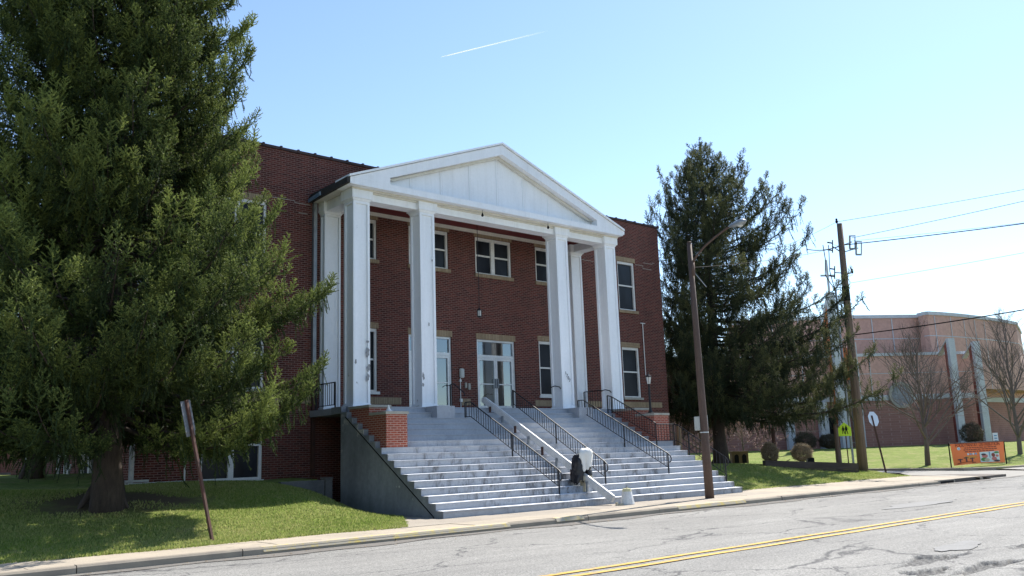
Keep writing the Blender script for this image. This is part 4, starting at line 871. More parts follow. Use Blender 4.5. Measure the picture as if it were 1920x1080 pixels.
def figure(x, s):
    poly2(m, [(x+.028*s*math.cos(a), .135*s+.03+.03*s*math.sin(a)) for a in np.linspace(0, 5.5, 8)], .006)
    poly2(m, [(x-.04*s, .11*s+.02), (x+.04*s, .11*s+.02), (x+.05*s, -.03), (x-.05*s, -.03)], .006); poly2(m, [(x-.045*s, -.031), (x-.005, -.031), (x-.03*s, -.20*s), (x-.06*s, -.20*s)], .006); poly2(m, [(x+.005, -.031), (x+.045*s, -.031), (x+.075*s, -.19*s), (x+.045*s, -.20*s)], .006)
    poly2(m, [(x-.04*s, .10*s), (x-.055*s, .08*s), (x-.085*s, -.01), (x-.07*s, -.015)], .006); poly2(m, [(x+.04*s, .10*s), (x+.055*s, .08*s), (x+.09*s, .0), (x+.075*s, -.005)], .006)
figure(-.06, .9); figure(.075, 1.05); build('walking_figures', m, 'black', sc)
c = onZ(1662, 886, .03); ss = thing('stop_sign', c, 'stop sign seen from its pale blank back, leaning on a dark post', 'sign')
tp = at(1635, 779, (c-CAM).dot(FH)); ax = (tp-c).normalized(); m = MB(); m.obox((c+tp)/2-Zv*.15, ax*((tp-c).length/2+.15), sr*.035, sN*.03); build('post', m, 'post_rust', ss)
oc = at(1637.5, 785.5, (c-CAM).dot(FH)+.06); q1 = (sr*.86-sN*.5).normalized(); q2 = ax; q3 = q1.cross(q2).normalized(); m = MB()
m.prism([oc+q1*(.385*math.cos(rad(22.5+45*k)))+q2*(.385*math.sin(rad(22.5+45*k))) for k in range(8)], q3*.006); build('sign_plate', m, 'stop_back', ss)
c = at(1869, 838, 52); m = MB(); k = thing('lawn_sign', c, 'small upright white sign behind the right end of the orange banner', 'sign'); m.box(c.x-.025, c.x+.025, c.y-.02, c.y+.02, c.z-.5, c.z+.3); build('post', m, 'galv', k)
m = MB(); o2 = c+Vector((0, 0, .45)); m.obox(o2, sr*.15, sN*.008, Zv*.36); build('sign_plate', m, 'white_sign', k); m = MB()
for h in (.2, .05, -.1): m.obox(o2+sN*.012+Zv*h, sr*.085, sN*.002, Zv*.035)
build('lettering', m, 'banner_blue', k)

# banner
BA, BB = Vector((33.44, -2.63, 0)), Vector((37.97, -3.58, 0)); BA.z = church_h(np.array(BA.x), np.array(BA.y)).item(); BB.z = church_h(np.array(BB.x), np.array(BB.y)).item()
bn = thing('banner', (BA+BB)/2, 'orange food pantry banner stretched between two dark posts on the lawn', 'banner')
ztl, ztr = at(1778, 833, (BA-CAM).dot(FH)).z, at(1866, 828.5, (BB-CAM).dot(FH)).z
for p, z in ((BA, ztl), (BB, ztr)): m = MB(); m.tube([p-Zv*.3, Vector((p.x, p.y, z+.04))], .035, 6); build('post', m, 'black', bn)
TA, TB = Vector((BA.x, BA.y, ztl)), Vector((BB.x, BB.y, ztr)); bw = (TB-TA); bx_ = bw.normalized(); bnrm = Vector((bx_.y, -bx_.x, 0)).normalized()
if bnrm.dot(CAM-BA) < 0: bnrm = -bnrm
BW, BH = bw.length, 1.10
def BP(u, v, d=0): 
    sag = .03*math.sin(u*9)*v + .05*math.sin(math.pi*u)*v; pull = .10*v*(1-2*u)*abs(1-2*u)
    return TA+bw*(.015+.97*u+pull*.25)-Zv*(BH*v*(1-.04*math.sin(math.pi*u)))+bnrm*(d+sag+.03)
m = MB(); nu, nv = 24, 8
for j in range(nv):
    for i in range(nu): m.quad(BP(i/nu, j/nv), BP((i+1)/nu, j/nv), BP((i+1)/nu, (j+1)/nv), BP(i/nu, (j+1)/nv))
build('cloth', m, 'banner_orange', bn)
m = MB(); m.tube([TA+Zv*.03, TB+Zv*.03], .035, 6); build('top_bar', m, 'pole_brown', bn)
def bpoly(name, pts, mat, d=.012):
    m = MB(); P3 = [BP(u, v, d) for u, v in pts]; b = 0; m.v = [tuple(p) for p in P3]; m.f = [tuple(range(len(P3)))]; return build(name, m, mat, bn)
def ell(cu, cv, ru, rv, n=14): return [(cu+ru*math.cos(2*math.pi*k/n), cv+rv*math.sin(2*math.pi*k/n)) for k in range(n)]
cm = BP(.5, .085, .016); Mx = Matrix((( bx_.x, 0, bnrm.x, cm.x), (bx_.y, 0, bnrm.y, cm.y), (bx_.z, 1, bnrm.z, cm.z), (0, 0, 0, 1)))
t1 = text_obj('FOOD PANTRY DISTRIBUTION', .27, 'banner_red', bn, Mx, .002, 'lettering')
wd = max(v.co.dot(bx_) for v in t1.data.vertices)-min(v.co.dot(bx_) for v in t1.data.vertices)
if wd > BW*.82:
    s = BW*.82/wd; cen = cm-wloc(bn)
    for v in t1.data.vertices: v.co = cen+(v.co-cen)-bx_*((v.co-cen).dot(bx_)*(1-s))
m = MB(); rg = random.Random(4)
for v, u0, u1 in ((.22, .24, .80), (.31, .22, .80), (.40, .24, .78)):
    u = u0
    while u < u1:
        w = rg.uniform(.025, .07); m.quad(BP(u, v-.022, .014), BP(u+w, v-.022, .014), BP(u+w, v+.022, .014), BP(u, v+.022, .014)); u += w+.012
build('small_print', m, 'banner_red', bn)
for u, mt in ((.29, 'banner_white'), (.34, 'banner_blue'), (.39, 'banner_white'), (.44, 'banner_blue')): bpoly('picture', ell(u, .52, .02, .05), mt)
bpoly('picture', ell(.135, .235, .03, .07), 'banner_white'); bpoly('picture', ell(.14, .24, .014, .035), 'banner_blue', .016); bpoly('picture', ell(.33, .68, .13, .08), 'banner_yellow')
for u, h in ((.125, .17), (.24, .24), (.355, .19)):
    bpoly('picture', [(u-.012, .88), (u+.012, .88), (u+.012, .88-h), (u-.012, .88-h)], 'banner_dark', .016); bpoly('picture', [(u-.045, .90-h*.8), (u+.045, .90-h*.8), (u+.045, .86-h*.8), (u-.045, .86-h*.8)], 'banner_dark', .018)
bpoly('picture', [(.06+.04*k, .92-.05*math.sin(math.pi*k/9)) for k in range(10)]+[(.42, .95), (.06, .95)], 'banner_red', .014)
bpoly('picture', [(.51, .46), (.88, .43), (.88, .95), (.51, .95)], 'banner_white'); bpoly('picture', ell(.60, .66, .055, .10), 'banner_pink', .018); bpoly('picture', ell(.58, .58, .045, .05), 'banner_dark', .020); bpoly('picture', ell(.58, .82, .06, .09), 'banner_green', .020)
bpoly('picture', ell(.63, .85, .05, .08), 'beige', .024); bpoly('picture', ell(.76, .62, .035, .10), 'banner_red', .018); bpoly('picture', ell(.77, .80, .05, .09), 'banner_pink', .020); bpoly('picture', ell(.835, .66, .03, .06), 'banner_pink', .018); bpoly('picture', ell(.83, .50, .05, .05), 'banner_green', .020); bpoly('picture', ell(.82, .90, .06, .05), 'banner_dark', .022); bpoly('picture', [(.68, .46), (.705, .46), (.70, .75), (.685, .75)], 'banner_blue', .018)

# timber edging, posts and small things on the right lawn
tw = thing('timber_wall', (25.05, -2, 0), 'low dark railway tie retaining wall on the right lawn', 'wall'); m = MB(); A, B = Vector((25.08, -2.0, 0)), Vector((20.2, -.35, 0)); dv = (B-A).normalized(); pv = Vector((-dv.y, dv.x, 0))
for lay, (z0, z1) in enumerate(((-.1, .28), (.285, .58))):
    m.prism([A+pv*.01*lay+Zv*z0, B+pv*.01*lay+Zv*(z0+.30), B+Zv*(z1+.30)+pv*.01*lay, A+Zv*z1+pv*.01*lay], pv*.2)
build('ties', m, 'timber_dark', tw, bevel=.01)
c = at(1455, 874, 42); m = MB(); m.tube([c-Zv*.3, c+Zv*1.75], .09, 8); tag(build('wooden_post', m, 'post_rust', base=c), 'dark wooden post behind the clipped bushes holding a cable', 'post')
wire([c+Zv*1.6, at(1545, 808, 50)], .012, 'thin cable strung low from the dark post towards the church', 'black', .02)
c = at(1520, 869, 41); fl = thing('floodlight', c, 'small black floodlight on the ground by the clipped bush', 'floodlight'); m = MB(); m.obox(c+Zv*.14, sr*.16, sN*.10, Zv*.12); build('housing', m, 'black', fl, bevel=.02); m = MB(); m.obox(c+Zv*.02, sr*.05, sN*.05, Zv*.05); build('stake', m, 'black', fl); m = MB(); m.obox(c+Zv*.14-sr*.165, sr*.006, sN*.08, Zv*.10); build('lens', m, 'lamp_glass', fl)
c = at(1389, 869, 46); dh = thing('arched_shelter', c, 'tan wooden shelter with two arched openings by the spruce trunk', 'shelter'); m = MB(); w2, hh = .42, .58
o = c; sr2 = sr; sn2 = sN
m.obox(c+Zv*hh/2-sN*.25, sr*w2, sN*.24, Zv*hh/2); build('box', m, 'wood_tan', dh); m = MB(); m.obox(c+Zv*(hh+.02)-sN*.22, sr*(w2+.04), sN*.30, Zv*.018); build('lid', m, 'wood_tan', dh)
m = MB()
for x in (-.19, .20): poly2(m, [(x-.11, .03), (x+.11, .03), (x+.11, .33)]+[(x+.11*math.cos(a), .33+.13*math.sin(a)) for a in np.linspace(.3, 2.85, 7)]+[(x-.11, .33)], .012)
build('arched_opening', m, 'black', dh)
c = Vector((12.0, -2.5, .3)); m = MB(); m.box(11.93, 12.08, -2.56, -2.44, .2, 2.30); tag(build('wooden_post', m, 'wood_tan', base=c), 'tan square wooden post just right of the right brick pier', 'post')
m = MB(); c = at(1470, 872, 41); m.obox(c+Zv*.12, (sr*.3+Zv*.12), sN*.02, Zv*.015); tag(build('stick', m, 'wood_tan', base=c), 'pale stick propped by the dark post on the right lawn', 'stick')

# ------------------------------------------------------------------ church
CA = Vector((56.37, 13.44, 1.0)); TV = Vector((math.cos(rad(-35)), math.sin(rad(-35)), 0)); NV = Vector((-TV.y, TV.x, 0))
def C(t, n, z): return CA+TV*t+NV*n+Zv*(z-1.0)
def cbox(m, t0, t1, n0, n1, z0, z1): m.prism([C(t0, n0, z0), C(t1, n0, z0), C(t1, n1, z0), C(t0, n1, z0)], (0, 0, z1-z0)); return m
ch = thing('church', C(0, 0, 1), 'terracotta church with a curved upper drum, grey fins and a cross', 'church')
build('lower_wall', cbox(MB(), -24, 9.9, 0, 3, .6, 4.88), 'brick_church', ch); build('band', cbox(MB(), -24, 9.92, -.08, 2.9, 4.882, 5.31), 'precast_grey', ch)
build('upper_wall', cbox(MB(), -24, 9.9, .02, 3, 5.312, 8.55), 'stucco_pink', ch); build('coping', cbox(MB(), -24, 9.95, -.10, 3.1, 8.552, 8.80), 'precast_grey', ch)
m = MB()
for t in (-16, -12.5, -9, -5.5, .35, 4.2): cbox(m, t-.03, t+.03, -.006, .03, 5.313, 8.55)
cbox(m, -24, 9.9, -.004, .03, 7.08, 7.13); build('panel_joint', m, 'precast_grey', ch)
ring = MB(); cc = C(2.7, -.13, 5.28)
for k in range(32):
    a, b = 2*math.pi*k/32, 2*math.pi*(k+1)/32
    ring.prism([cc+TV*(r*math.cos(q))+Zv*(r*math.sin(q)) for r, q in ((.86, a), (1.1, a), (1.1, b), (.86, b))], -NV*.12)
em = build('round_window', ring, 'coping_conc', ch); m = MB(); m.prism([cc+TV*(.87*math.cos(2*math.pi*k/32))+Zv*(.87*math.sin(2*math.pi*k/32)) for k in range(32)], -NV*.04); MATS['emblem'] = weathered('emblem', (.20, .21, .24), (.30, .31, .33), 4, .4, .6, .5); build('pane', m, 'emblem', em)
def fin(t, zt_, side, depth=1.1, w=.55):
    f = build('fin', cbox(MB(), t, t+w, -depth-.35, -depth, .7, zt_), 'precast_grey', ch)
    m = MB(); m.prism([C(t+.12, -depth, .7), C(t+.12, -depth, zt_-.12), C(t+.12, -depth+.55, zt_-.45), C(t+.12, -depth+.55, .7)], TV*.25); build('fin_web', m, side, f)
    m = MB(); m.prism([C(t+.04, -depth, zt_-.118), C(t+.04, -depth, zt_), C(t+.04, .0, zt_-1.13), C(t+.04, .0, zt_-1.248)], TV*.42); build('fin_cap', m, 'precast_grey', f)
fin(6.35, 9.72, 'maroon', 1.5); fin(8.5, 9.42, 'maroon', 1.5)
# right part set back
def ch_at(px, D): p = at(px, 800, D); return Vector((p.x, p.y, 0))
P0, P1, P2 = ch_at(1838, 85.5), ch_at(1905, 90), ch_at(1990, 97)
def wallseg(pl, z0, z1, mat, name, th=.6, push=0):
    m = MB()
    for a, b in zip(pl[:-1], pl[1:]):
        d = (b-a).normalized(); nn = Vector((-d.y, d.x, 0)); nn = nn if nn.dot(FH) > 0 else -nn
        m.prism([a-nn*push+Zv*z0, b-nn*push+Zv*z0, b+nn*th+Zv*z0, a+nn*th+Zv*z0], (0, 0, z1-z0))
    return build(name, m, mat, ch)
pl_ = [ch_at(1800, 84), P0, P1, P2]
wallseg(pl_, .6, 5.0, 'brick_church', 'lower_wall'); wallseg(pl_, 5.002, 5.45, 'precast_grey', 'band', .6, .08); wallseg(pl_, 5.452, 8.55, 'stucco_pink', 'upper_wall'); wallseg(pl_, 8.552, 8.8, 'precast_grey', 'coping', .7, .1)
dr = [ch_at(1380, 80), ch_at(1500, 78.4), ch_at(1600, 78), ch_at(1755, 79.2)]; dr2 = [ch_at(x+12, d_) for x, d_ in ((1742, 78.0), (1752, 77.6), (1780, 78.4), (1815, 79.8), (1850, 81.7), (1885, 84), (1920, 87.0), (1927, 95))]
wallseg(dr, 6, 12.45, 'stucco_drum', 'drum', 1.0); wallseg(dr, 12.452, 12.75, 'precast_grey', 'drum_coping', 1.1, .12); wallseg(dr2, 6, 12.5, 'stucco_drum', 'drum', 1.0); wallseg(dr2, 12.502, 12.8, 'precast_grey', 'drum_coping', 1.1, .12)
m = MB()
def jl(px, pl):
    for a, b in zip(pl[:-1], pl[1:]):
        # intersect the ray's vertical plane with the wall segment
        d = ray(px, 700); d = Vector((d.x, d.y, 0)); n = Vector((-d.y, d.x, 0)); ca = Vector((CAM.x, CAM.y, 0)); s0, s1 = (a-ca).dot(n), (b-ca).dot(n)
        if s0*s1 < 0:
            p = a.lerp(b, s0/(s0-s1)); nn = (ca-p).normalized(); e = (b-a).normalized(); m.obox(p+nn*.02+Zv*9.2, e*.045, nn*.04, Zv*3.22); return
for px in (1455, 1505, 1553, 1600, 1645, 1683): jl(px, dr)
for px in (1765, 1795, 1820, 1840, 1858): jl(px, dr2)
build('panel_joint', m, 'precast_grey', ch); wallseg(dr, 10.55, 10.62, 'precast_grey', 'panel_band', .2, .03); wallseg(dr2, 10.6, 10.67, 'precast_grey', 'panel_band', .2, .03)
m = MB(); pts = [d + Zv*12.2 for d in dr+dr2]+[ch_at(1926, 110)+Zv*12.2, ch_at(1380, 110)+Zv*12.2]; m.v = [tuple(p) for p in pts]; m.f = [tuple(range(len(pts)))]; build('roof', m, 'roof_dark', ch)
# tower with cross
m = MB(); cbox(m, -3.3, -2.75, -1.4, -.9, .7, 13.8); tw_ = build('tower', m, 'precast_grey', ch)
m = MB(); m.prism([C(-3.1, -.9, .7), C(-3.1, -.9, 13.7), C(-3.1, .6, 11.4), C(-3.1, .6, .7)], TV*.25); build('tower_panel', m, 'orange_panel', tw_)
m = MB(); m.prism([C(-3.2, -.9, 13.3), C(-3.2, -.9, 13.8), C(-3.2, .75, 11.6), C(-3.2, .75, 11.0)], TV*.42); m.prism([C(-3.2, .6, .7), C(-3.2, .75, .7), C(-3.2, .75, 11.4), C(-3.2, .6, 11.3)], TV*.42); build('tower_frame', m, 'precast_grey', tw_)
m = MB(); cbox(m, -1.9, -1.35, -1.4, -.9, .7, 9.6); cbox(m, -1.9, -1.45, -.9, -.5, .7, 9.4); build('tower_post', m, 'precast_grey', tw_)
m = MB(); cbox(m, -2.75, -1.9, -.9, -.75, 6.6, 9.2); build('tower_panel', m, 'orange_panel', tw_)
m = MB(); cbox(m, -3.12, -2.98, -1.2, -1.06, 13.8, 16.6); cbox(m, -3.65, -2.45, -1.19, -1.07, 15.2, 15.34); build('cross', m, 'precast_grey', tw_)
m = MB(); cbox(m, -4.6, -3.9, -.5, -.0, .7, 4.86); cbox(m, -7.4, -6.8, -.5, 0, .7, 4.86); build('pilaster', m, 'precast_grey', ch)
m = MB(); cbox(m, -3.9, -1.95, -.03, .05, .9, 3.6); build('door', m, 'glass_dark', ch)
m = MB(); p = C(1.2, -.25, 5.0); m.lathe(p, [(0, .08), (.12, .16), (.25, .14), (.3, .02)], 8); build('wall_lamp', m, 'white_pvc', ch)

# ------------------------------------------------------------------ trees
def brushes(segs, shoot, wid, gap, tint0, tj, spread=.8, core=0):
    """needle-covered twigs: segs (n,6) start/end; returns verts, tris, tint"""
    S = np.asarray(segs, dtype=np.float64); a, b = S[:, :3], S[:, 3:]; d = b-a; ln = np.linalg.norm(d, axis=1); ok = ln > 1e-4; a, b, d, ln = a[ok], b[ok], d[ok], ln[ok]; tint0 = np.asarray(tint0)[ok]
    cnt = np.maximum(2, (ln/gap).astype(int)); idx = np.repeat(np.arange(len(ln)), cnt); n = len(idx)
    u = RNG.random(n); p = a[idx]+d[idx]*u[:, None]; ax = d[idx]/ln[idx][:, None]
    r = RNG.normal(size=(n, 3)); r -= ax*(r*ax).sum(1)[:, None]; r /= np.linalg.norm(r, axis=1)[:, None]
    dr_ = ax*(1-spread*.6)+r*spread; dr_ /= np.linalg.norm(dr_, axis=1)[:, None]
    s = np.cross(dr_, RNG.normal(size=(n, 3))); s /= np.linalg.norm(s, axis=1)[:, None]
    L_ = shoot*RNG.uniform(.6, 1.3, n)*(1-.45*u); w = wid*RNG.uniform(.7, 1.3, n)
    V = np.empty((n, 3, 3)); V[:, 0] = p-s*w[:, None]-dr_*.01; V[:, 1] = p+s*w[:, None]; V[:, 2] = p+dr_*L_[:, None]
    t = np.clip(tint0[idx]+RNG.normal(size=n)*tj+.10*u, 0, 1)
    T = np.repeat(t, 3).reshape(n, 3); T[:, 2] += .12
    V = V.reshape(-1, 3); T = np.clip(T.ravel(), 0, 1)
    if core:
        k = len(ln); ax = d/ln[:, None]; s1 = np.cross(ax, RNG.normal(size=(k, 3))); s1 /= np.linalg.norm(s1, axis=1)[:, None]; s2 = np.cross(ax, s1); out = [V]; ts = [T]
        for sv_ in (s1, s2):
            q = np.empty((k, 6, 3)); q[:, 0] = a-sv_*core; q[:, 1] = a+sv_*core; q[:, 2] = b+sv_*core*.55; q[:, 3] = a-sv_*core; q[:, 4] = b+sv_*core*.55; q[:, 5] = b-sv_*core*.55
            out.append(q.reshape(-1, 3)); ts.append(np.repeat(np.clip(tint0+RNG.normal(size=k)*tj-.06, 0, 1), 6))
        V = np.concatenate(out); T = np.concatenate(ts)
    return V, np.arange(len(V)).reshape(-1, 3), T
def spruce(base, H, envR, envL, label, seed, mat, zlow, whorl=.36, shoot=.10, wid=.014, gap=.035, trunk_r=.36, dens=1.0, group=None, up_tip=.35, droop=1.0, hang=.5, name='spruce_tree', bare=.16, rmin=.75, tert=3, hang_n=2, spires=.5, low_extra=0, core=.2):
    rg = np.random.default_rng(seed); base = Vector(base); t = thing(name, base, label, 'tree', group); B = np.array(base)
    tr = MB(); pts = []; rr = []
    for k in range(15):
        s = k/14; pts.append(base+Vector((.10*math.sin(s*5+seed), .10*math.cos(s*4+seed)-.1, H*s-.15*(k == 0)))); rr.append(max(.015, trunk_r*(1-s)**.85*(1+.45*math.exp(-s*H/.5))))
    tr.tube(pts, rr, 12)
    for k in range(7):
        q = 2*math.pi*k/7+seed; tr.tube([base+Vector((trunk_r*.7*math.cos(q), trunk_r*.7*math.sin(q), .45)), base+Vector((trunk_r*1.5*math.cos(q), trunk_r*1.5*math.sin(q), .08)), base+Vector((trunk_r*2.0*math.cos(q), trunk_r*2.0*math.sin(q), -.12))], [.09, .08, .03], 6)
    rv = np.array((CR.x, CR.y)); rv /= np.linalg.norm(rv)
    segs, tin = [], []
    z = zlow; q0 = 0
    while z < H-.45:
        f = z/H; nb_ = int(rg.integers(4, 7)) + (low_extra if f < .42 else 0) if f < .9 else 4
        for k in range(nb_):
            q = q0+2*math.pi*k/nb_+rg.normal()*.25; dirh = np.array((math.cos(q), math.sin(q)))
            c = .5+.5*float(dirh@rv); R = np.interp(z, envR[0], envR[1])*c+np.interp(z, envL[0], envL[1])*(1-c); R *= rg.uniform(rmin, 1.08)
            R = max(R, .12)
            z0 = z+rg.normal()*.1
            rise1 = (-.12*droop+(.50+.12*droop)*f**1.3); rise2 = up_tip*(1-.45*f)
            n = max(4, int(R/.35)); ss = np.linspace(0, 1, n+1); curv = rg.normal()*.12
            ang = q+curv*ss; hor = np.stack([np.cos(ang), np.sin(ang)], -1)*(R*ss)[:, None]
            vz = z0-.30*(1-f)*droop*R*.25*np.sin(ss*np.pi)+R*(rise1*ss+.10*ss**2)+up_tip*min(1.3, R*.5)*ss**5-.10*R*droop*(1-f)*ss
            vz = np.minimum(vz, H-.62*R*ss-.1)
            P = np.concatenate([hor, vz[:, None]], 1)+B
            tr.tube([tuple(p) for p in P], [max(.006, (.016+.010*R)*(1-s*.9)) for s in ss], 5, False)
            tv = rg.uniform(.0, .40)
            def spire(p, out, ln, t0):
                ax = out*.45+np.array((rg.normal()*.12, rg.normal()*.12, 1.)); ax /= np.linalg.norm(ax); e = p+ax*ln; segs.append((*p, *e)); tin.append(t0)
                a1 = np.cross(ax, (1., .3, .1)); a1 /= np.linalg.norm(a1); a2 = np.cross(ax, a1); ph = rg.uniform(0, 6.28); nt_ = int(8+ln*16)
                for h in range(nt_):
                    s_ = h/nt_; q_ = ph+h*2.4; r = a1*math.cos(q_)+a2*math.sin(q_); dd = ax*(.55+.25*s_)+r; dd /= np.linalg.norm(dd)
                    o_ = p+ax*ln*s_; l_ = (.06+.42*ln*(1-s_)**.9)*rg.uniform(.8, 1.15); segs.append((*o_, *(o_+dd*l_*.6+np.array((0, 0, -.04*l_))))); tin.append(t0+.08*s_); segs.append((*(o_+dd*l_*.6), *(o_+dd*l_*.95+np.array((0, 0, .12*l_))))); tin.append(t0+.12+.08*s_)
            m_ = max(3, int(R/.15*dens)); u = np.sort(rg.uniform(bare if R > 1.2 else .05, 1, m_)**.8)
            for ui in u:
                j = min(n-1, int(ui*n)); w = ui*n-j; p = P[j]*(1-w)+P[j+1]*w; tg = P[j+1]-P[j]; tg /= np.linalg.norm(tg)
                sd = rg.choice((-1, 1)); side = np.array((-tg[1], tg[0], 0))*sd; side /= max(1e-6, np.linalg.norm(side))
                l = (.30+.50*min(1.5, R*.45)*(1-ui)**.6)*rg.uniform(.6, 1.25)
                d = tg*.7+side*rg.uniform(.3, 1.0)+np.array((0, 0, rg.uniform(-.35, .1))); d /= np.linalg.norm(d)
                mid = p+d*l*.6; d2 = d*.75+np.array((0, 0, rg.uniform(.0, .75)*up_tip*2.2-.15)); end = mid+d2*l*.5
                tt = tv+.30*ui  # lighter towards the tips: paler new growth, with highlights painted in
                segs += [(*p, *mid), (*mid, *end)]; tin += [tt, tt+.14]
                sl = np.cross(d, (0, 0, 1.)); sl /= max(1e-6, np.linalg.norm(sl))
                for h in range(tert):      # fishbone side twigs
                    s_ = rg.uniform(.15, 1); e = p+(mid-p)*s_*2 if s_ < .5 else mid+(end-mid)*(s_-.5)*2
                    dd = d*.8+sl*rg.choice((-1, 1))*rg.uniform(.5, 1.0)+np.array((0, 0, rg.uniform(-.5, .3))); dd /= np.linalg.norm(dd)
                    segs.append((*e, *(e+dd*l*rg.uniform(.22, .5)))); tin.append(tt+.16)
                if rg.random() < spires: spire(end, d, rg.uniform(.18, .42)*(.6+.4*min(1, R/3)), tt+.26)
                for h in range(int(rg.integers(0, hang_n+1))):
                    e = p+(mid-p)*rg.random() if rg.random() < .5 else mid+(end-mid)*rg.random()
                    hl = hang*rg.uniform(.3, 1.15)*(1-.25*ui)*min(1, .5+R*.3); dd = np.array((rg.normal()*.16, rg.normal()*.16, -1))+d*.28; dd /= np.linalg.norm(dd)
                    segs.append((*e, *(e+dd*hl))); tin.append(tt-.05)
                    for h2 in range(int(hl*4)):
                        o_ = e+dd*hl*rg.random(); d3 = dd*1.1+rg.normal(size=3)*.32; d3 /= np.linalg.norm(d3); segs.append((*o_, *(o_+d3*rg.uniform(.08, .2)))); tin.append(tt)
            p = P[-1]; tg = P[-1]-P[-2]; tg /= np.linalg.norm(tg)
            spire(p-tg*.1, np.array((tg[0], tg[1], 0)), rg.uniform(.35, .8)*min(1, .35+R*.3), tv+.46)
        q0 += 1.1; z += whorl*(1-.35*f)*rg.uniform(.75, 1.2)
    segs.append((*(B+np.array((0, 0, H-.6))), *(B+np.array((0, 0, H))))); tin.append(.5)
    for vi in range(15*12):
        v = tr.v[vi]; k_ = 1+.10*math.sin(v[2]*9+vi*2.4)+.07*math.sin(vi*5.1); cx_, cy_ = pts[vi//12].x, pts[vi//12].y; tr.v[vi] = (cx_+(v[0]-cx_)*k_, cy_+(v[1]-cy_)*k_, v[2])
    build('trunk', tr, 'bark', t, True)
    V, F_, T = brushes(segs, shoot, wid, gap, tin, .10, .8, shoot*core)
    np_mesh('crown', V, F_, mat, t, T)
    return t
# big spruce on the left lawn
spruce((-7.5, -2.0, .70), 17.2, ([0, 1.3, 2.2, 3.2, 4.8, 6.0, 7.9, 9.5, 10.9, 12.2, 14, 16.2, 17.2], [3.2, 3.5, 4.1, 4.6, 4.6, 3.9, 2.75, 2.6, 2.65, 1.8, 1.3, .6, .1]), ([0, 1.6, 3, 5, 8, 11, 14, 17.2], [2.8, 3.4, 4.5, 4.5, 4.0, 3.4, 2.2, .1]),
       'huge sunlit spruce left of the portico, cut off by the picture top', 3, 'needles_sunny', 1.95, .26, .056, .0080, .0150, .27, 1.9, 'spruces around the hall', .42, 1.4, .62, bare=.12, rmin=.70, tert=2, hang_n=2, spires=.75)
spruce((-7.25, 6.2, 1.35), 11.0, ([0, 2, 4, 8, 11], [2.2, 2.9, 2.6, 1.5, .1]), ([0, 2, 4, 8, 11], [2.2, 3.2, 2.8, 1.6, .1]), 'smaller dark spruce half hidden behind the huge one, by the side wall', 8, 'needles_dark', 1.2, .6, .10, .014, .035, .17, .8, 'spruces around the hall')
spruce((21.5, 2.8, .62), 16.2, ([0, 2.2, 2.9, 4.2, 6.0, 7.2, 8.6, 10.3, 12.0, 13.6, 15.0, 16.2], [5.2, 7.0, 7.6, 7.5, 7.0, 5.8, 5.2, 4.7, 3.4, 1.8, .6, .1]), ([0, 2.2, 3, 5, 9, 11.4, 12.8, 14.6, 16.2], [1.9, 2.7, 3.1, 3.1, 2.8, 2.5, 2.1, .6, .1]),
       'dark backlit spruce right of the portico, with drooping branches', 5, 'needles_dark', 2.7, .42, .078, .011, .022, .31, 1.65, 'spruces around the hall', .66, 1.0, .85, rmin=.58, tert=2, hang_n=2, spires=.4, low_extra=4, core=.13)
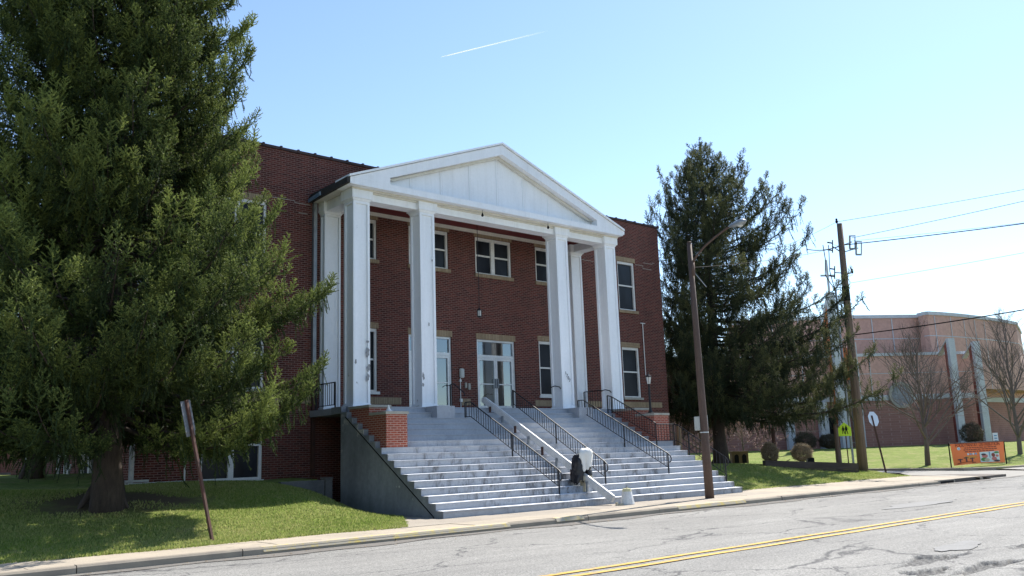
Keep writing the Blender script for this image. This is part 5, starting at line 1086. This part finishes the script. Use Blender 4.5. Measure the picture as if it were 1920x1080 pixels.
def bare_tree(base, H, label, seed, mat='bark_grey', levels=6, r0=.16, fork=.28, spread=.42, group=None, buds=None, name='bare_tree', lean=(0, 0), upb=.25, nlat=26):
    rg = random.Random(seed); base = Vector(base); t = thing(name, base, label, 'tree', group); tr = MB(); br = MB(); tips = []
    def grow(p, d, l, r, lv):
        if lv == 0:
            pts = [p+d*(l*k/10)+Vector((.05*math.sin(k*1.3+seed), .05*math.cos(k*1.7), 0)) for k in range(11)]
            tr.tube(pts, [r*(1-.88*(k/10)**.8)+.006 for k in range(11)], 9, False)
            for k in range(nlat):
                s = rg.uniform(.0, 1)**1.15*.84+.14; i = min(9, int(s*10)); q = pts[i].lerp(pts[i+1], s*10-i); az = k*2.4+rg.uniform(-.4, .4)
                sp_ = spread*(1.25-.75*s)*rg.uniform(.75, 1.25); nd = Vector((math.cos(az)*math.sin(sp_), math.sin(az)*math.sin(sp_), math.cos(sp_))); 
                grow(q, nd, l*(.47-.36*s)*rg.uniform(.75, 1.15), max(.012, r*(.42-.3*s)), 1)
            return
        n = 3; pts = [p]; dd = d.copy()
        for k in range(n):
            dd = (dd+Vector((rg.gauss(0, .09), rg.gauss(0, .09), rg.gauss(0, .07)+upb*.12))).normalized(); pts.append(pts[-1]+dd*l/n)
        (tr if lv == 0 else br).tube(pts, [r*(1-.35*k/n) for k in range(n+1)], 8 if lv < 2 else (5 if lv < 4 else 3), False)
        if lv >= levels: tips.extend(pts[1:]); return
        if lv >= levels-1: tips.extend(pts[2:])
        nb_ = rg.choice((4, 5)) if lv < 3 else rg.choice((3, 3, 2))
        for k in range(nb_):
            s = rg.uniform(.35, 1) if k else 1.0; i = min(n-1, int(s*n)); q = pts[i].lerp(pts[i+1], s*n-i)
            az = rg.uniform(0, 6.283); a1 = dd.orthogonal().normalized(); a2 = dd.cross(a1); sp_ = spread*rg.uniform(.6, 1.4)*(.4 if k == 0 else 1)*.8
            nd = (dd*math.cos(sp_)+(a1*math.cos(az)+a2*math.sin(az))*math.sin(sp_)+Vector((0, 0, upb*.25))).normalized()
            grow(q, nd, l*rg.uniform(.5, .72), max(.0065, r*.62*(1 if k == 0 else .72)), lv+1)
    grow(base-Zv*.1, Vector((lean[0], lean[1], 1)).normalized(), H*fork, r0, 0)
    build('trunk', tr, mat, t, True); build('crown', br, mat, t, True)
    if buds:
        S = [(*p, *(p+Vector((rg.gauss(0, .05), rg.gauss(0, .05), rg.gauss(0, .05)+.04)))) for p in tips]; V, F_, T = brushes(S, buds[1], buds[2], .03, [.5]*len(S), .25); np_mesh(buds[3], V, F_, buds[0], t, T)
    return t
c = at(1741, 869, 49.5); bare_tree(c, 7.1, 'bare young tree in front of the round church window', 3, 'bark_pale', 4, .15, .93, .80, 'leafless trees by the church', None, upb=.3)
c = at(1915, 862, 56); bare_tree(c, 8.8, 'bare tree at the right picture edge on the church lawn', 9, 'bark_pale', 4, .16, .93, .72, 'leafless trees by the church', None, upb=.3)
c = at(1318, 862, 47.5); c.z = .55; bare_tree(c, 5.6, 'small flowering tree with pinkish twigs behind the right spruce trunk', 6, 'bark_grey', 4, .10, .85, .95, None, ('blossom', .06, .018, 'blossoms'), 'flowering_tree')
c = at(1272, 850, 44); c.z = .6; bare_tree(c, 4.6, 'pinkish flowering shrub at the right corner of the brick hall', 12, 'bark_grey', 4, .05, .85, .95, None, ('blossom', .07, .02, 'blossoms'), 'flowering_shrub')
c = at(1395, 860, 50); c.z = .6; bare_tree(c, 4.8, 'pinkish flowering shrub behind the arched shelter', 15, 'bark_grey', 4, .05, .85, .95, None, ('blossom', .07, .02, 'blossoms'), 'flowering_shrub')
def bush(c, rx, h, mat, label, seed, n=5200, stem=.12, size=.05):
    rg = np.random.default_rng(seed); t = thing('bush', c, label, 'bush', 'clipped bushes on the lawns'); tr = MB(); cc = np.array(c)+np.array((0, 0, stem+h/2))
    for k in range(16):
        d = rg.normal(size=3); d[2] = abs(d[2])+.4; d /= np.linalg.norm(d); e = cc+d*np.array((rx, rx, h/2))*.8; tr.tube([tuple(np.array(c)-np.array((0, 0, .1))+rg.normal(size=3)*np.array((.03, .03, 0))), tuple((np.array(c)+e)/2+rg.normal(size=3)*.04), tuple(e)], [.016, .012, .005], 4, False)
    build('stems', tr, 'bark_grey', t)
    d = rg.normal(size=(n, 3)); d /= np.linalg.norm(d, axis=1)[:, None]; rr = rg.uniform(.55, 1.02, n)**.6; lump = 1+.10*np.sin(d[:, 0]*5+seed)*np.sin(d[:, 1]*4)+.06*np.sin(d[:, 2]*9)
    p = cc+d*(rr*lump)[:, None]*np.array((rx, rx, h/2)); e = p+(d+rg.normal(size=(n, 3))*.6)*size
    V, F_, T = brushes(np.concatenate([p, e], 1), size*1.1, size*.18, size*.5, rg.uniform(.1, .8, n), .15); np_mesh('foliage', V, F_, mat, t, T); return t
c = at(1445, 871, 41.5); bush(c, .36, .85, 'twig_leaf', 'narrow tan clipped bush left of the dark wooden post', 1)
c = at(1505, 869, 41.2); bush(c, .46, .72, 'twig_leaf', 'round tan clipped bush beside the floodlight', 2)
for px, py, rx, h, s, lb in ((1511, 838, .85, 1.2, 3, 'dark round bush against the church wall above the tan bush'), (1554, 838, .65, 1.0, 4, 'dark round bush beside the church tower foot'), (1824, 829, .8, 1.5, 5, 'dark rounded bush between the two church fins')):
    c = at(px, py, 69.5 if px < 1800 else 69); c.z = church_h(np.array(c.x), np.array(c.y)).item()-.05; bush(c, rx, h, 'twig_dark', lb, s, size=.09, n=3500)
# fallen leaves and grit on the road edge and grass: uncountable
n = 260; X = RNG.uniform(-10, 24, n); Y = -7.95-np.abs(RNG.normal(size=n))*.35; V = []; a = RNG.uniform(0, 6.28, n); s = RNG.uniform(.012, .035, n)
for i in range(n):
    for k in range(3): V.append((X[i]+s[i]*math.cos(a[i]+2.1*k), Y[i]+s[i]*math.sin(a[i]+2.1*k), Z0+.016+.02*(k == 1)*RNG.random()))
struct(np_mesh('leaf_litter', V, np.arange(3*n).reshape(-1, 3), 'twig_leaf', tint=RNG.random(3*n)), 'dry leaf bits along the gutter', 'stuff')

# contrail
a, b = at(827, 107, 3000), at(1030, 57, 3000); m = MB(); n = 30; Vt = []
pts = [a.lerp(b, k/n) for k in range(n+1)]; m.tube(pts, [.4+1.2*min(1, k/3) + k*.05 for k in range(n+1)], 8)
o = build('contrail', m, 'contrail'); tt = o.data.attributes.new('tint', 'FLOAT', 'POINT'); tt.data.foreach_set('value', [min(.6, .6*(1-(i//8)/n)**1.1) for i in range(len(o.data.vertices))]); struct(tag(o, 'thin white contrail across the blue sky', 'contrail'))

# ------------------------------------------------------------------ light
SUN_EL, SUN_AZ = rad(46), rad(12)      # azimuth from +X towards +Y
w = bpy.data.worlds.new('World'); scene.world = w; w.use_nodes = True; nt = w.node_tree; nt.nodes.clear()
sky = nt.nodes.new('ShaderNodeTexSky'); sky.sky_type = 'NISHITA'; sky.sun_disc = False; sky.sun_elevation = SUN_EL; sky.sun_rotation = math.pi/2-SUN_AZ
sky.altitude = 100; sky.air_density = 1.0; sky.dust_density = .15; sky.ozone_density = 2.0
bg = nt.nodes.new('ShaderNodeBackground'); bg.inputs['Strength'].default_value = .122; ow = nt.nodes.new('ShaderNodeOutputWorld'); nt.links.new(sky.outputs[0], bg.inputs[0]); nt.links.new(bg.outputs[0], ow.inputs[0])
sd = bpy.data.lights.new('sun', 'SUN'); sd.energy = 5.0; sd.angle = rad(.5); sd.color = (1, .95, .87); so = bpy.data.objects.new('sun', sd); COL.objects.link(so)
sv = Vector((math.cos(SUN_EL)*math.cos(SUN_AZ), math.cos(SUN_EL)*math.sin(SUN_AZ), math.sin(SUN_EL))); so.rotation_euler = (-sv).to_track_quat('-Z', 'Y').to_euler(); so.location = (20, -10, 40)
scene.view_settings.view_transform = 'Standard'; scene.view_settings.look = 'None'; scene.view_settings.exposure = .92; scene.view_settings.gamma = 1
scene.view_settings.use_curve_mapping = False
scene.cycles.max_bounces = 6; scene.cycles.transparent_max_bounces = 12; scene.cycles.diffuse_bounces = 3; scene.cycles.glossy_bounces = 3
# camera
cd_ = bpy.data.cameras.new('camera'); cd_.sensor_width = 36; cd_.lens = F_PX/1920*36; cd_.clip_end = 20000; cd_.clip_start = .1
co = bpy.data.objects.new('camera', cd_); COL.objects.link(co)
M = Matrix.Identity(4)
for i in range(3): M[i][0] = CR[i]; M[i][1] = CU[i]; M[i][2] = -_f[i]; M[i][3] = CAM[i]
co.matrix_world = M; scene.camera = co
